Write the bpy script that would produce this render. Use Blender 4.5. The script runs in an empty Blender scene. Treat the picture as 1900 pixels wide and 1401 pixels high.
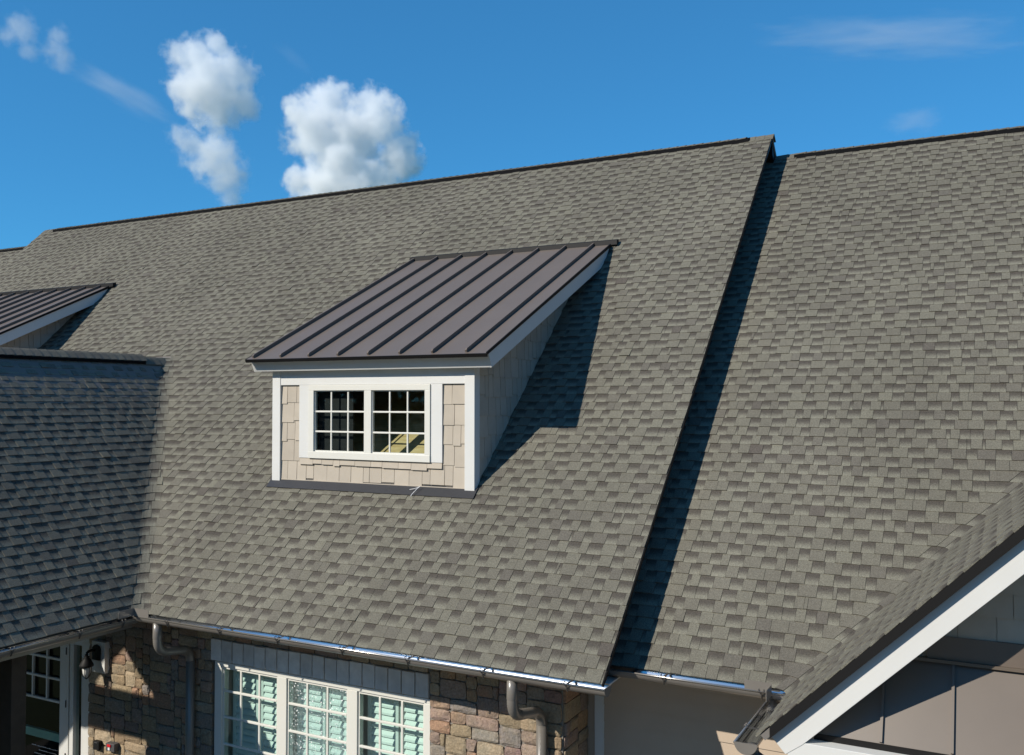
import bpy, math, random
from mathutils import Vector, Matrix
import numpy as np

scene = bpy.context.scene
col = scene.collection
PI = math.pi

# ------------------------------------------------------------------ camera
CAM = Vector((3.277, -7.938, 2.578))
FPX, IW, IH = 1725.08, 1900.0, 1401.0
YAW, PITCH, ROLL = math.radians(27.972), math.radians(1.403), math.radians(0.035)
_fw = Vector((-math.sin(YAW) * math.cos(PITCH), math.cos(YAW) * math.cos(PITCH), math.sin(PITCH)))
_r = Vector((math.cos(YAW), math.sin(YAW), 0))
_u = _r.cross(_fw)
_r2 = math.cos(ROLL) * _r + math.sin(ROLL) * _u
_u2 = -math.sin(ROLL) * _r + math.cos(ROLL) * _u
cd = bpy.data.cameras.new("camera")
cd.sensor_width = 36.0
cd.lens = 36.0 * FPX / IW
cd.clip_start, cd.clip_end = 0.1, 30000
cam = bpy.data.objects.new("camera", cd)
col.objects.link(cam)
cam.matrix_world = Matrix(((_r2.x, _u2.x, -_fw.x, CAM.x), (_r2.y, _u2.y, -_fw.y, CAM.y),
                           (_r2.z, _u2.z, -_fw.z, CAM.z), (0, 0, 0, 1)))
scene.camera = cam

def project(p):
    d = Vector(p) - CAM
    w = d.dot(_fw)
    if w < 0.1:
        return None
    return (IW / 2 + FPX * d.dot(_r2) / w, IH / 2 - FPX * d.dot(_u2) / w)

def pixel_ray(u, v):
    return _fw + _r2 * ((u - IW / 2) / FPX) - _u2 * ((v - IH / 2) / FPX)

# ------------------------------------------------------------------ sky and sun
SUN_AZ, SUN_EL = math.radians(31.2), math.radians(34.2)      # azimuth the light travels towards, from +y to +x
sun_dir = Vector((math.sin(SUN_AZ) * math.cos(SUN_EL), math.cos(SUN_AZ) * math.cos(SUN_EL), -math.sin(SUN_EL)))
world = bpy.data.worlds.new("World")
scene.world = world
world.use_nodes = True
wn = world.node_tree
bg = wn.nodes["Background"]
sky = wn.nodes.new("ShaderNodeTexSky")
sky.sky_type = 'NISHITA'
sky.sun_disc = False
sky.sun_elevation = SUN_EL
sky.sun_rotation = math.radians(211.2)
sky.altitude = 1500
sky.air_density = 1.0
sky.dust_density = 0.0
sky.ozone_density = 4.0
gam = wn.nodes.new("ShaderNodeGamma"); gam.inputs[1].default_value = 0.62
wn.links.new(sky.outputs[0], gam.inputs[0])
tint = wn.nodes.new("ShaderNodeMix"); tint.data_type = 'RGBA'; tint.blend_type = 'MULTIPLY'
tint.inputs[0].default_value = 1.0
tint.inputs[7].default_value = (0.38, 1.34, 2.05, 1)
wn.links.new(gam.outputs[0], tint.inputs[6])
wn.links.new(tint.outputs[2], bg.inputs[0])
bg.inputs[1].default_value = 0.125

sl = bpy.data.lights.new("sun", 'SUN')
sl.energy = 5.0
sl.angle = math.radians(0.53)
sl.color = (1.0, 0.93, 0.82)
so = bpy.data.objects.new("sun", sl)
so.rotation_euler = sun_dir.to_track_quat('-Z', 'Y').to_euler()
so.location = (-20, -30, 30)
col.objects.link(so)

scene.view_settings.view_transform = 'Standard'
scene.view_settings.look = 'None'
scene.view_settings.exposure = 0.0
scene.view_settings.gamma = 1.0
scene.cycles.use_denoising = True
scene.cycles.max_bounces = 12
scene.cycles.transparent_max_bounces = 16
scene.cycles.volume_bounces = 12

# ------------------------------------------------------------------ helpers: objects
def tag(o, label=None, cat=None, group=None, kind=None):
    if label: o["label"] = label
    if cat: o["category"] = cat
    if group: o["group"] = group
    if kind: o["kind"] = kind
    return o

def empty(name, loc=(0, 0, 0), parent=None):
    o = bpy.data.objects.new(name, None)
    o.empty_display_size = 0.2
    col.objects.link(o)
    o.location = loc
    if parent: adopt(o, parent)
    return o

def adopt(o, parent):
    o.parent = parent
    pw = Vector((0, 0, 0))
    q = parent
    while q:
        pw += q.location
        q = q.parent
    if o.type == 'EMPTY':
        o.location = Vector(o.location) - pw
    return pw

class MB:
    def __init__(self):
        self.v, self.f, self.tone, self.rec, self.uv = [], [], [], [], []
        self.col = None
    def add(self, verts, faces, tone=0.5, rec=0.0, uvs=None):
        b = len(self.v)
        self.v.extend([tuple(p) for p in verts])
        for i, f in enumerate(faces):
            self.f.append(tuple(b + k for k in f))
            self.tone.append(tone); self.rec.append(rec)
            self.uv.extend([uvs[k] for k in f] if uvs else [(0, 0)] * len(f))
    def box(self, x0, x1, y0, y1, z0, z1):
        v = [(x0, y0, z0), (x1, y0, z0), (x1, y1, z0), (x0, y1, z0), (x0, y0, z1), (x1, y0, z1), (x1, y1, z1), (x0, y1, z1)]
        self.add(v, [(0, 3, 2, 1), (4, 5, 6, 7), (0, 1, 5, 4), (1, 2, 6, 5), (2, 3, 7, 6), (3, 0, 4, 7)])
        return self
    def hexa(self, p):           # 8 points, same order as box
        self.add(p, [(0, 3, 2, 1), (4, 5, 6, 7), (0, 1, 5, 4), (1, 2, 6, 5), (2, 3, 7, 6), (3, 0, 4, 7)])
        return self
    def prism(self, poly, axis, a, b):
        """poly: ordered 2-D points, extruded along axis 'x','y' or 'z' from a to b"""
        def P(p, t):
            if axis == 'x': return (t, p[0], p[1])
            if axis == 'y': return (p[0], t, p[1])
            return (p[0], p[1], t)
        n = len(poly)
        v = [P(p, a) for p in poly] + [P(p, b) for p in poly]
        f = [tuple(range(n - 1, -1, -1)), tuple(range(n, 2 * n))]
        f += [(i, (i + 1) % n, n + (i + 1) % n, n + i) for i in range(n)]
        self.add(v, f)
        return self
    def tube(self, pts, rads, seg=14, caps=True):
        pts = [Vector(p) for p in pts]
        n = len(pts)
        if not hasattr(rads, '__len__'): rads = [rads] * n
        v, f = [], []
        up = None
        for i, p in enumerate(pts):
            t = (pts[min(i + 1, n - 1)] - pts[max(i - 1, 0)]).normalized()
            if up is None:
                up = Vector((0, 0, 1)) if abs(t.z) < 0.9 else Vector((1, 0, 0))
            s = t.cross(up).normalized()
            up = s.cross(t).normalized()
            for k in range(seg):
                a = 2 * PI * k / seg
                v.append(p + rads[i] * (math.cos(a) * s + math.sin(a) * up))
        for i in range(n - 1):
            for k in range(seg):
                k2 = (k + 1) % seg
                f.append((i * seg + k, i * seg + k2, (i + 1) * seg + k2, (i + 1) * seg + k))
        if caps:
            f.append(tuple(range(seg - 1, -1, -1)))
            f.append(tuple((n - 1) * seg + k for k in range(seg)))
        self.add(v, f)
        return self
    def lathe(self, prof, c, seg=20):
        v, f = [], []
        for (r, z) in prof:
            for k in range(seg):
                a = 2 * PI * k / seg
                v.append((c[0] + r * math.cos(a), c[1] + r * math.sin(a), c[2] + z))
        for i in range(len(prof) - 1):
            for k in range(seg):
                k2 = (k + 1) % seg
                f.append((i * seg + k, i * seg + k2, (i + 1) * seg + k2, (i + 1) * seg + k))
        f.append(tuple(range(seg - 1, -1, -1)))
        f.append(tuple((len(prof) - 1) * seg + k for k in range(seg)))
        self.add(v, f)
        return self
    def mesh(self, name, attrs=False, smooth=False, origin=None):
        me = bpy.data.meshes.new(name)
        vs = self.v
        if origin is not None:
            ox, oy, oz = origin
            vs = [(a - ox, b - oy, c - oz) for a, b, c in vs]
        me.from_pydata(vs, [], self.f)
        if attrs:
            a = me.attributes.new("tone", 'FLOAT', 'FACE'); a.data.foreach_set("value", self.tone)
            a = me.attributes.new("rec", 'FLOAT', 'FACE'); a.data.foreach_set("value", self.rec)
            uvl = me.uv_layers.new(name="UVMap")
            uvl.data.foreach_set("uv", [c for p in self.uv for c in p])
        if smooth:
            me.polygons.foreach_set("use_smooth", [True] * len(me.polygons))
        if self.col is not None:
            a = me.color_attributes.new("tint", 'FLOAT_COLOR', 'POINT')
            a.data.foreach_set("color", [c for _ in range(len(vs)) for c in self.col])
        me.update()
        return me
    def build(self, name, mat, parent=None, attrs=False, smooth=False, bevel=0.0, kind=None, fix=True):
        xs = np.array(self.v)
        c = (xs.min(0) + xs.max(0)) / 2
        c[2] = xs[:, 2].min()
        me = self.mesh(name, attrs, smooth, c)
        if fix:
            import bmesh
            bm = bmesh.new(); bm.from_mesh(me)
            bmesh.ops.recalc_face_normals(bm, faces=bm.faces)
            bm.to_mesh(me); bm.free()
        o = bpy.data.objects.new(name, me)
        if mat: me.materials.append(mat)
        col.objects.link(o)
        o.location = c
        if parent:
            pw = adopt(o, parent)
            o.location = Vector(c) - pw
        if bevel:
            b = o.modifiers.new("bevel", 'BEVEL'); b.width = bevel; b.segments = 2; b.limit_method = 'ANGLE'
        if kind: o["kind"] = kind
        return o

def copy_tree(o, off, parent=None):
    c = o.copy(); col.objects.link(c); c.parent = parent
    if parent is None: c.location = Vector(o.location) + off
    for ch in o.children: copy_tree(ch, off, c)
    return c

# ------------------------------------------------------------------ helpers: materials
def mat(name):
    m = bpy.data.materials.new(name); m.use_nodes = True
    nt = m.node_tree
    return m, nt, nt.nodes["Principled BSDF"]

def N(nt, t, **kw):
    n = nt.nodes.new(t)
    for k, v in kw.items():
        if k in n.inputs.keys() if isinstance(k, str) and k in [i.name for i in n.inputs] else False:
            n.inputs[k].default_value = v
        else:
            setattr(n, k, v)
    return n

def noise(nt, scale, detail=4, rough=0.55, coord='pos', vec=None):
    n = nt.nodes.new("ShaderNodeTexNoise")
    n.inputs["Scale"].default_value = scale; n.inputs["Detail"].default_value = detail
    n.inputs["Roughness"].default_value = rough
    if vec is None:
        g = nt.nodes.new("ShaderNodeNewGeometry"); vec = g.outputs["Position"]
    nt.links.new(vec, n.inputs["Vector"])
    return n

def mixc(nt, fac, a, b, blend='MIX'):
    n = nt.nodes.new("ShaderNodeMix"); n.data_type = 'RGBA'; n.blend_type = blend
    for sock, val in ((n.inputs[0], fac), (n.inputs[6], a), (n.inputs[7], b)):
        if hasattr(val, "is_linked"): nt.links.new(val, sock)
        elif isinstance(val, (int, float)): sock.default_value = val
        else: sock.default_value = tuple(val) + ((1,) if len(val) == 3 else ())
    return n.outputs[2]

def mapr(nt, val, a, b, c=0.0, d=1.0, smooth=False):
    n = nt.nodes.new("ShaderNodeMapRange")
    if smooth: n.interpolation_type = 'SMOOTHSTEP'
    nt.links.new(val, n.inputs[0])
    for i, x in enumerate((a, b, c, d)): n.inputs[1 + i].default_value = x
    return n.outputs[0]

def math_(nt, op, a, b=None):
    n = nt.nodes.new("ShaderNodeMath"); n.operation = op
    for i, val in enumerate((a, b)):
        if val is None: continue
        if hasattr(val, "is_linked"): nt.links.new(val, n.inputs[i])
        else: n.inputs[i].default_value = val
    return n.outputs[0]

def bump(nt, bsdf, height, strength, dist=0.01):
    b = nt.nodes.new("ShaderNodeBump"); b.inputs["Strength"].default_value = strength
    b.inputs["Distance"].default_value = dist
    nt.links.new(height, b.inputs["Height"]); nt.links.new(b.outputs[0], bsdf.inputs["Normal"])

def plain(name, c, rough=0.6, metal=0.0, var=0.08, vscale=3.0, bscale=0, bstr=0.15, spec=0.5, coat=0.0, piece=0.0):
    m, nt, b = mat(name)
    n1 = noise(nt, vscale, 5)
    k = mapr(nt, n1.outputs[0], 0.3, 0.7)
    c = tuple(c)
    out = mixc(nt, k, tuple(x * (1 - var) for x in c), tuple(min(1, x * (1 + var)) for x in c))
    if piece:
        oi = nt.nodes.new("ShaderNodeObjectInfo")
        pv = mapr(nt, oi.outputs["Random"], 0, 1, 1 - piece, 1 + piece)
        cb = nt.nodes.new("ShaderNodeCombineXYZ")
        for i in range(3): nt.links.new(pv, cb.inputs[i])
        out = mixc(nt, 1.0, out, cb.outputs[0], 'MULTIPLY')
    nt.links.new(out, b.inputs["Base Color"])
    b.inputs["Roughness"].default_value = rough; b.inputs["Metallic"].default_value = metal
    b.inputs["Specular IOR Level"].default_value = spec
    if coat: b.inputs["Coat Weight"].default_value = coat
    if bscale:
        n2 = noise(nt, bscale, 3)
        bump(nt, b, n2.outputs[0], bstr, 0.004)
    return m

def shingle_material():
    m, nt, b = mat("asphalt_shingle")
    at = nt.nodes.new("ShaderNodeAttribute"); at.attribute_name = "tone"
    ar = nt.nodes.new("ShaderNodeAttribute"); ar.attribute_name = "rec"
    uv = nt.nodes.new("ShaderNodeUVMap"); uv.uv_map = "UVMap"
    sep = nt.nodes.new("ShaderNodeSeparateXYZ"); nt.links.new(uv.outputs[0], sep.inputs[0])
    big = noise(nt, 0.55, 4)
    gp = nt.nodes.new("ShaderNodeNewGeometry")
    stm = nt.nodes.new("ShaderNodeMapping"); stm.inputs["Scale"].default_value = (2.2, 0.25, 0.25)
    nt.links.new(gp.outputs["Position"], stm.inputs[0])
    streak = noise(nt, 1.0, 3, 0.6, vec=stm.outputs[0])
    spk = noise(nt, 170, 2, 0.6)
    spk2 = noise(nt, 60, 2, 0.6)
    ramp = nt.nodes.new("ShaderNodeValToRGB")
    el = ramp.color_ramp.elements
    el[0].position = 0.0; el[0].color = (0.095, 0.084, 0.072, 1)
    el[1].position = 1.0; el[1].color = (0.171, 0.164, 0.128, 1)
    for p, c in ((0.2, (0.121, 0.112, 0.094, 1)), (0.5, (0.141, 0.133, 0.107, 1)), (0.8, (0.156, 0.149, 0.118, 1))):
        e = el.new(p); e.color = c
    nt.links.new(at.outputs["Fac"], ramp.inputs[0])
    # recessed laminate: printed dark band of granules at its upper edge fading to a light foot
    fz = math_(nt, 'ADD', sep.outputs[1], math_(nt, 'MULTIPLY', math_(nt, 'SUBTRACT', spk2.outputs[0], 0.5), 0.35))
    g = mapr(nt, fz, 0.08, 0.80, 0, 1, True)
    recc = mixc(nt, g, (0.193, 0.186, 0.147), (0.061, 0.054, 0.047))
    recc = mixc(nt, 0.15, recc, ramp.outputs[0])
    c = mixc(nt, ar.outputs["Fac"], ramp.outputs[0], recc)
    k = math_(nt, 'MULTIPLY', mapr(nt, spk.outputs[0], 0.3, 0.7, 0.62, 1.38), mapr(nt, noise(nt, 75, 2, 0.7).outputs[0], 0.32, 0.68, 0.80, 1.20))
    kk = math_(nt, 'MULTIPLY', k, math_(nt, 'MULTIPLY', mapr(nt, big.outputs[0], 0.3, 0.7, 0.90, 1.10), mapr(nt, streak.outputs[0], 0.3, 0.7, 0.95, 1.05)))
    comb = nt.nodes.new("ShaderNodeCombineXYZ")
    for i in range(3): nt.links.new(kk, comb.inputs[i])
    c = mixc(nt, 1.0, c, comb.outputs[0], 'MULTIPLY')
    warm = mapr(nt, noise(nt, 260, 1).outputs[0], 0.62, 0.70)
    c = mixc(nt, math_(nt, 'MULTIPLY', warm, 0.35), c, (0.27, 0.19, 0.13))
    nt.links.new(c, b.inputs["Base Color"])
    b.inputs["Roughness"].default_value = 0.93
    b.inputs["Specular IOR Level"].default_value = 0.2
    bump(nt, b, spk.outputs[0], 0.5, 0.004)
    return m

def stone_material():
    m, nt, b = mat("ledge_stone")
    at = nt.nodes.new("ShaderNodeAttribute"); at.attribute_name = "tint"
    n1 = noise(nt, 14, 6, 0.65); n2 = noise(nt, 45, 5, 0.7); n3 = noise(nt, 5, 3)
    c = mixc(nt, mapr(nt, n1.outputs[0], 0.35, 0.7), at.outputs["Color"], (0.30, 0.22, 0.13), 'MIX')
    nm = nt.nodes.new("ShaderNodeMix"); 
    c = mixc(nt, 0.45, at.outputs["Color"], c)
    c = mixc(nt, mapr(nt, n3.outputs[0], 0.5, 0.75, 0, 0.5), c, (0.20, 0.20, 0.16))
    k = mapr(nt, n2.outputs[0], 0.3, 0.7, 0.62, 1.3)
    comb = nt.nodes.new("ShaderNodeCombineXYZ")
    for i in range(3): nt.links.new(k, comb.inputs[i])
    c = mixc(nt, 1.0, c, comb.outputs[0], 'MULTIPLY')
    nt.links.new(c, b.inputs["Base Color"]); b.inputs["Roughness"].default_value = 0.9
    b.inputs["Specular IOR Level"].default_value = 0.25
    bump(nt, b, math_(nt, 'ADD', n1.outputs[0], math_(nt, 'MULTIPLY', n2.outputs[0], 0.5)), 0.9, 0.02)
    return m

def glass_material(name, tint, refl=0.02, rough=0.015, painted_glints=False, gain=1.0):
    m, nt, b = mat(name)
    nt.nodes.remove(b)
    out = nt.nodes["Material Output"]
    tr = nt.nodes.new("ShaderNodeBsdfTransparent"); tr.inputs[0].default_value = tuple(tint) + (1,)
    gl = nt.nodes.new("ShaderNodeBsdfGlossy"); gl.inputs["Roughness"].default_value = rough
    ge = nt.nodes.new("ShaderNodeNewGeometry")
    dt = nt.nodes.new("ShaderNodeVectorMath"); dt.operation = 'DOT_PRODUCT'
    nt.links.new(ge.outputs["Normal"], dt.inputs[0]); nt.links.new(ge.outputs["Incoming"], dt.inputs[1])
    om = math_(nt, 'SUBTRACT', 1.0, math_(nt, 'ABSOLUTE', dt.outputs["Value"]))
    schl = math_(nt, 'ADD', math_(nt, 'MULTIPLY', math_(nt, 'POWER', om, 5.0), 0.94), 0.06)   # two glass faces
    mx = nt.nodes.new("ShaderNodeMixShader")
    nt.links.new(math_(nt, 'MULTIPLY', schl, gain), mx.inputs[0])
    nt.links.new(tr.outputs[0], mx.inputs[1]); nt.links.new(gl.outputs[0], mx.inputs[2])
    last = mx.outputs[0]
    if painted_glints:
        g = nt.nodes.new("ShaderNodeNewGeometry")
        vo = nt.nodes.new("ShaderNodeTexVoronoi"); vo.inputs["Scale"].default_value = 44
        nt.links.new(g.outputs["Position"], vo.inputs["Vector"])
        wn_ = nt.nodes.new("ShaderNodeTexWhiteNoise"); nt.links.new(vo.outputs["Position"], wn_.inputs["Vector"])
        near = mapr(nt, vo.outputs["Distance"], 0.30, 0.42, 1, 0)
        pick = mapr(nt, wn_.outputs["Value"], 0.80, 0.84, 0, 1)
        dens = mapr(nt, noise(nt, 5.0, 3).outputs[0], 0.35, 0.6, 0.15, 1)
        fac = math_(nt, 'MULTIPLY', math_(nt, 'MULTIPLY', near, pick), dens)
        df = nt.nodes.new("ShaderNodeBsdfDiffuse"); df.inputs[0].default_value = (0.95, 0.97, 0.97, 1)  # sun glints of the textured glass, painted as white dots
        df2 = nt.nodes.new("ShaderNodeBsdfDiffuse"); df2.inputs[0].default_value = (0.60, 0.76, 0.73, 1)
        fz = nt.nodes.new("ShaderNodeMixShader")
        nt.links.new(mapr(nt, noise(nt, 30, 4, 0.7).outputs[0], 0.35, 0.75, 0.04, 0.34), fz.inputs[0])
        nt.links.new(last, fz.inputs[1]); nt.links.new(df2.outputs[0], fz.inputs[2])
        m2 = nt.nodes.new("ShaderNodeMixShader"); nt.links.new(fac, m2.inputs[0])
        nt.links.new(fz.outputs[0], m2.inputs[1]); nt.links.new(df.outputs[0], m2.inputs[2])
        last = m2.outputs[0]
    nt.links.new(last, out.inputs[0])
    return m

M_SH = shingle_material()
M_STONE = stone_material()
M_WHITE = plain("white_trim_paint", (0.66, 0.66, 0.635), 0.5, var=0.03, vscale=2, bscale=60, bstr=0.05)
M_CREAM = plain("cream_window_vinyl", (0.69, 0.68, 0.62), 0.4, var=0.015, vscale=2)
M_TAN = plain("tan_shake_paint", (0.455, 0.400, 0.325), 0.75, var=0.05, vscale=6, bscale=90, bstr=0.12, piece=0.07)
M_BEIGE = plain("beige_siding_paint", (0.48, 0.385, 0.295), 0.75, var=0.03, vscale=4, bscale=80, bstr=0.1)
M_BRONZE = plain("dark_bronze_sheet", (0.150, 0.120, 0.098), 0.42, metal=0.0, var=0.05, vscale=1.5, spec=0.5)
def oil_can(m_, st=0.25):
    nt = m_.node_tree; b = nt.nodes["Principled BSDF"]
    g_ = nt.nodes.new("ShaderNodeNewGeometry")
    mp = nt.nodes.new("ShaderNodeMapping"); mp.inputs["Scale"].default_value = (3.0, 0.9, 0.9)
    nt.links.new(g_.outputs["Position"], mp.inputs[0])
    bump(nt, b, noise(nt, 1.0, 3, 0.5, vec=mp.outputs[0]).outputs[0], st, 0.03)
oil_can(M_BRONZE)
M_BRONZE_T = plain("bronze_trim", (0.011, 0.0105, 0.0105), 0.55, var=0.05, vscale=2, spec=0.2)
M_PENT = plain("brown_bronze_sheet", (0.135, 0.108, 0.084), 0.38, var=0.06, vscale=1.8, spec=0.6)
M_GUT = plain("bronze_gutter_metal", (0.180, 0.164, 0.144), 0.28, var=0.06, vscale=3, spec=0.7)
M_LINING = plain("bare_aluminium", (0.62, 0.63, 0.64), 0.11, metal=1.0, var=0.04, vscale=2)
M_BEAD = plain("rolled_bead_metal", (0.46, 0.43, 0.39), 0.24, metal=0.75, var=0.06, vscale=3)
M_HANG = plain("gutter_hanger_metal", (0.06, 0.055, 0.05), 0.4, var=0.05)
M_FLASH = plain("charcoal_flashing", (0.024, 0.024, 0.027), 0.5, var=0.08, vscale=4, spec=0.5)
M_VENT = plain("ridge_vent_plastic", (0.007, 0.007, 0.008), 0.85, var=0.1, spec=0.1)
M_DECK = plain("roof_underlay", (0.17, 0.155, 0.14), 0.95, var=0.1)
M_WOOD = plain("dark_brown_beam", (0.040, 0.026, 0.017), 0.65, var=0.25, vscale=8)
M_MORTAR = plain("stone_mortar", (0.22, 0.205, 0.18), 0.95, var=0.15, vscale=20, bscale=60, bstr=0.5)
M_LINTEL = plain("grey_limestone", (0.60, 0.59, 0.56), 0.85, var=0.12, vscale=9, bscale=40, bstr=0.3, piece=0.14)
M_BLACK = plain("black_powder_coat", (0.010, 0.010, 0.011), 0.6, var=0.1, spec=0.25)
M_SHUT = plain("white_shutter_paint", (0.78, 0.79, 0.77), 0.45, var=0.02)
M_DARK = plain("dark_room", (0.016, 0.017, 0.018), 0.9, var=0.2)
M_ROOM = plain("room_wall", (0.45, 0.46, 0.45), 0.9, var=0.05)
M_TEAL = plain("pale_green_rail", (0.30, 0.55, 0.50), 0.5, var=0.05)
M_FROST = plain("frosted_glass", (0.75, 0.74, 0.70), 0.35, var=0.05)
M_RED = plain("red_plastic", (0.62, 0.02, 0.03), 0.35, var=0.05)
M_GREYP = plain("grey_plastic", (0.08, 0.08, 0.085), 0.45, var=0.05)
M_WTXT = plain("white_lettering", (0.8, 0.8, 0.8), 0.6, var=0.02)
M_GLASS = glass_material("tinted_pane", (0.72, 0.86, 0.82))
M_GLASS_D = glass_material("attic_pane", (0.74, 0.82, 0.80), gain=0.6)
M_GLITTER = glass_material("glue_chip_pane", (0.70, 0.86, 0.83), painted_glints=True)

def plywood():
    m, nt, b = mat("plywood_floor")
    g = nt.nodes.new("ShaderNodeNewGeometry")
    mp = nt.nodes.new("ShaderNodeMapping"); mp.inputs["Scale"].default_value = (1.2, 8, 1)
    nt.links.new(g.outputs["Position"], mp.inputs[0])
    n = noise(nt, 3, 5, 0.6, vec=mp.outputs[0])
    c = mixc(nt, mapr(nt, n.outputs[0], 0.3, 0.7), (0.50, 0.33, 0.13), (0.70, 0.54, 0.28))
    nt.links.new(c, b.inputs["Base Color"]); b.inputs["Roughness"].default_value = 0.7
    return m
M_PLY = plywood()

def ground_mat():
    m, nt, b = mat("lawn_ground")
    n = noise(nt, 0.35, 6, 0.6); n2 = noise(nt, 6, 5, 0.7)
    c = mixc(nt, mapr(nt, n.outputs[0], 0.4, 0.6), (0.045, 0.085, 0.022), (0.085, 0.115, 0.035))
    c = mixc(nt, mapr(nt, n2.outputs[0], 0.3, 0.7), c, (0.03, 0.05, 0.015))
    nt.links.new(c, b.inputs["Base Color"]); b.inputs["Roughness"].default_value = 0.95
    return m

# ------------------------------------------------------------------ dimensions (metres)
PM = 0.9534                        # pitch of the big roofs
PHI = math.atan(PM)
SPH, CPH = math.sin(PHI), math.cos(PHI)
YR, ZRIDGE = 7.2, 7.2 * PM         # main ridge
XL = -18.13                        # far rake of the raised block
DZ = -0.55                         # right neighbour, lower and set back
DZF = -0.355                       # far left neighbour
XW = -6.05                         # wing eave edge
XWR, ZWR = -9.49, 3.46 * PM        # wing ridge
YWF = -3.30                        # wing front edge
YR2 = 7.48
ZR2 = YR2 * PM + DZ                # ridge of the right block
YE2 = 0.588                         # right block eave
GX, GZ = 1.568, 0.012               # gable wing eave edge
GYF = -0.705                        # gable wing front edge
GRUN = 4.2
EXPO = 0.143
DZC = EXPO * SPH
RV = 0.17                          # radius of the woven valleys
GROUND = -3.30
WY = 0.68                          # face of the stone wall
WY2 = 1.30                         # face of the sided wall
D1 = dict(x0=-5.39, x1=-2.262, y0=1.57, yt=5.17)
D2OFF = -11.115

# ------------------------------------------------------------------ ground
g = MB(); g.add([(-3000, -3000, GROUND), (3000, -3000, GROUND), (3000, 3000, GROUND), (-3000, 3000, GROUND)], [(0, 1, 2, 3)])
tag(g.build("ground", ground_mat()), kind="structure")
g = MB(); g.add([(-11.5, -16, GROUND + .004), (10, -16, GROUND + .004), (10, 0.8, GROUND + .004), (-11.5, 0.8, GROUND + .004)], [(0, 1, 2, 3)])
tag(g.build("pavement", plain("asphalt_forecourt", (0.13, 0.128, 0.122), 0.9, var=0.12, vscale=2, bscale=40)), kind="structure")

# ------------------------------------------------------------------ unseen tree belt added behind the viewpoint to cut sky fill and feed reflections
def added_tree_screen():
    tr = random.Random(77)
    leaf, n = MB(), 0
    bark = MB()
    V, F = [], []
    for k in range(84):
        a = math.radians(-192 + k * 3.1 + tr.uniform(-1, 1))
        R = tr.uniform(44, 60)
        x, y = CAM.x + R * math.cos(a), CAM.y + R * math.sin(a)
        h = tr.uniform(18, 25)
        w = tr.uniform(4.0, 5.6)
        bark.tube([(x, y, GROUND), (x + .2, y, GROUND + h * .35), (x + .1, y + .3, GROUND + h * .8)], [.32, .24, .06], 7)
        for c in range(52):
            t = tr.random()
            cz = GROUND + h * (0.12 + 0.86 * t)
            rr = w * math.sqrt(max(0.05, 1 - (2 * t - 0.85) ** 2)) * tr.uniform(.25, 1)
            an = tr.uniform(0, 2 * PI)
            cx, cy = x + rr * math.cos(an), y + rr * math.sin(an)
            for q in range(17):
                p = Vector((cx + tr.gauss(0, .75), cy + tr.gauss(0, .75), cz + tr.gauss(0, .6)))
                u_ = Vector((tr.gauss(0, 1), tr.gauss(0, 1), tr.gauss(0, .6))).normalized() * tr.uniform(.3, .55)
                v_ = u_.cross(Vector((tr.gauss(0, 1), tr.gauss(0, 1), tr.gauss(0, 1)))).normalized() * tr.uniform(.2, .38)
                b = len(V)
                V.extend([tuple(p - u_), tuple(p + v_), tuple(p + u_), tuple(p - v_)]); F.append((b, b + 1, b + 2, b + 3))
    leaf.v, leaf.f = V, F
    leaf.tone = [0] * len(F); leaf.rec = leaf.tone; leaf.uv = []
    m, nt, bs = mat("leaf_green")
    nn = noise(nt, 0.5, 3)
    nt.links.new(mixc(nt, nn.outputs[0], (0.022, 0.045, 0.012), (0.060, 0.095, 0.026)), bs.inputs["Base Color"])
    bs.inputs["Roughness"].default_value = 0.7
    o = leaf.build("added_tree_screen", m, None, fix=False, kind="stuff")
    tag(o, "unseen belt of trees added behind the viewpoint to limit sky fill", "added_tree_screen")
    b = bark.build("trunk", M_WOOD, o, fix=False, kind="stuff")
added_tree_screen()

# ------------------------------------------------------------------ buildings (roots)
B_MAIN = tag(empty("shingled_building", (-9, 4, GROUND)),
             "tall central building with grey shingle roof above the stone wall and triple window", "building")
B_RIGHT = tag(empty("lower_building", (4, 4.5, GROUND)),
              "right building under the lower shingle roof, with shaded beige siding, past the long rake", "building")
B_WING = tag(empty("porch_wing", (-9.49, 0, GROUND)),
             "shaded shingled porch wing jutting out at the left, with dark brown post", "porch")
B_GABLE = tag(empty("gable_wing", (5.8, 1, GROUND)),
              "gable-fronted wing at the right corner with broad white rake board and brown metal skirt", "building")
B_FAR = tag(empty("distant_building", (-22, 4, GROUND)),
            "farthest roof section at the left edge, its ridge lower than the central roof", "building")

# ------------------------------------------------------------------ shingles
rnd = random.Random(11)

def norm_up(nx, ny):
    return (-SPH * nx, -SPH * ny, CPH)

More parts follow.
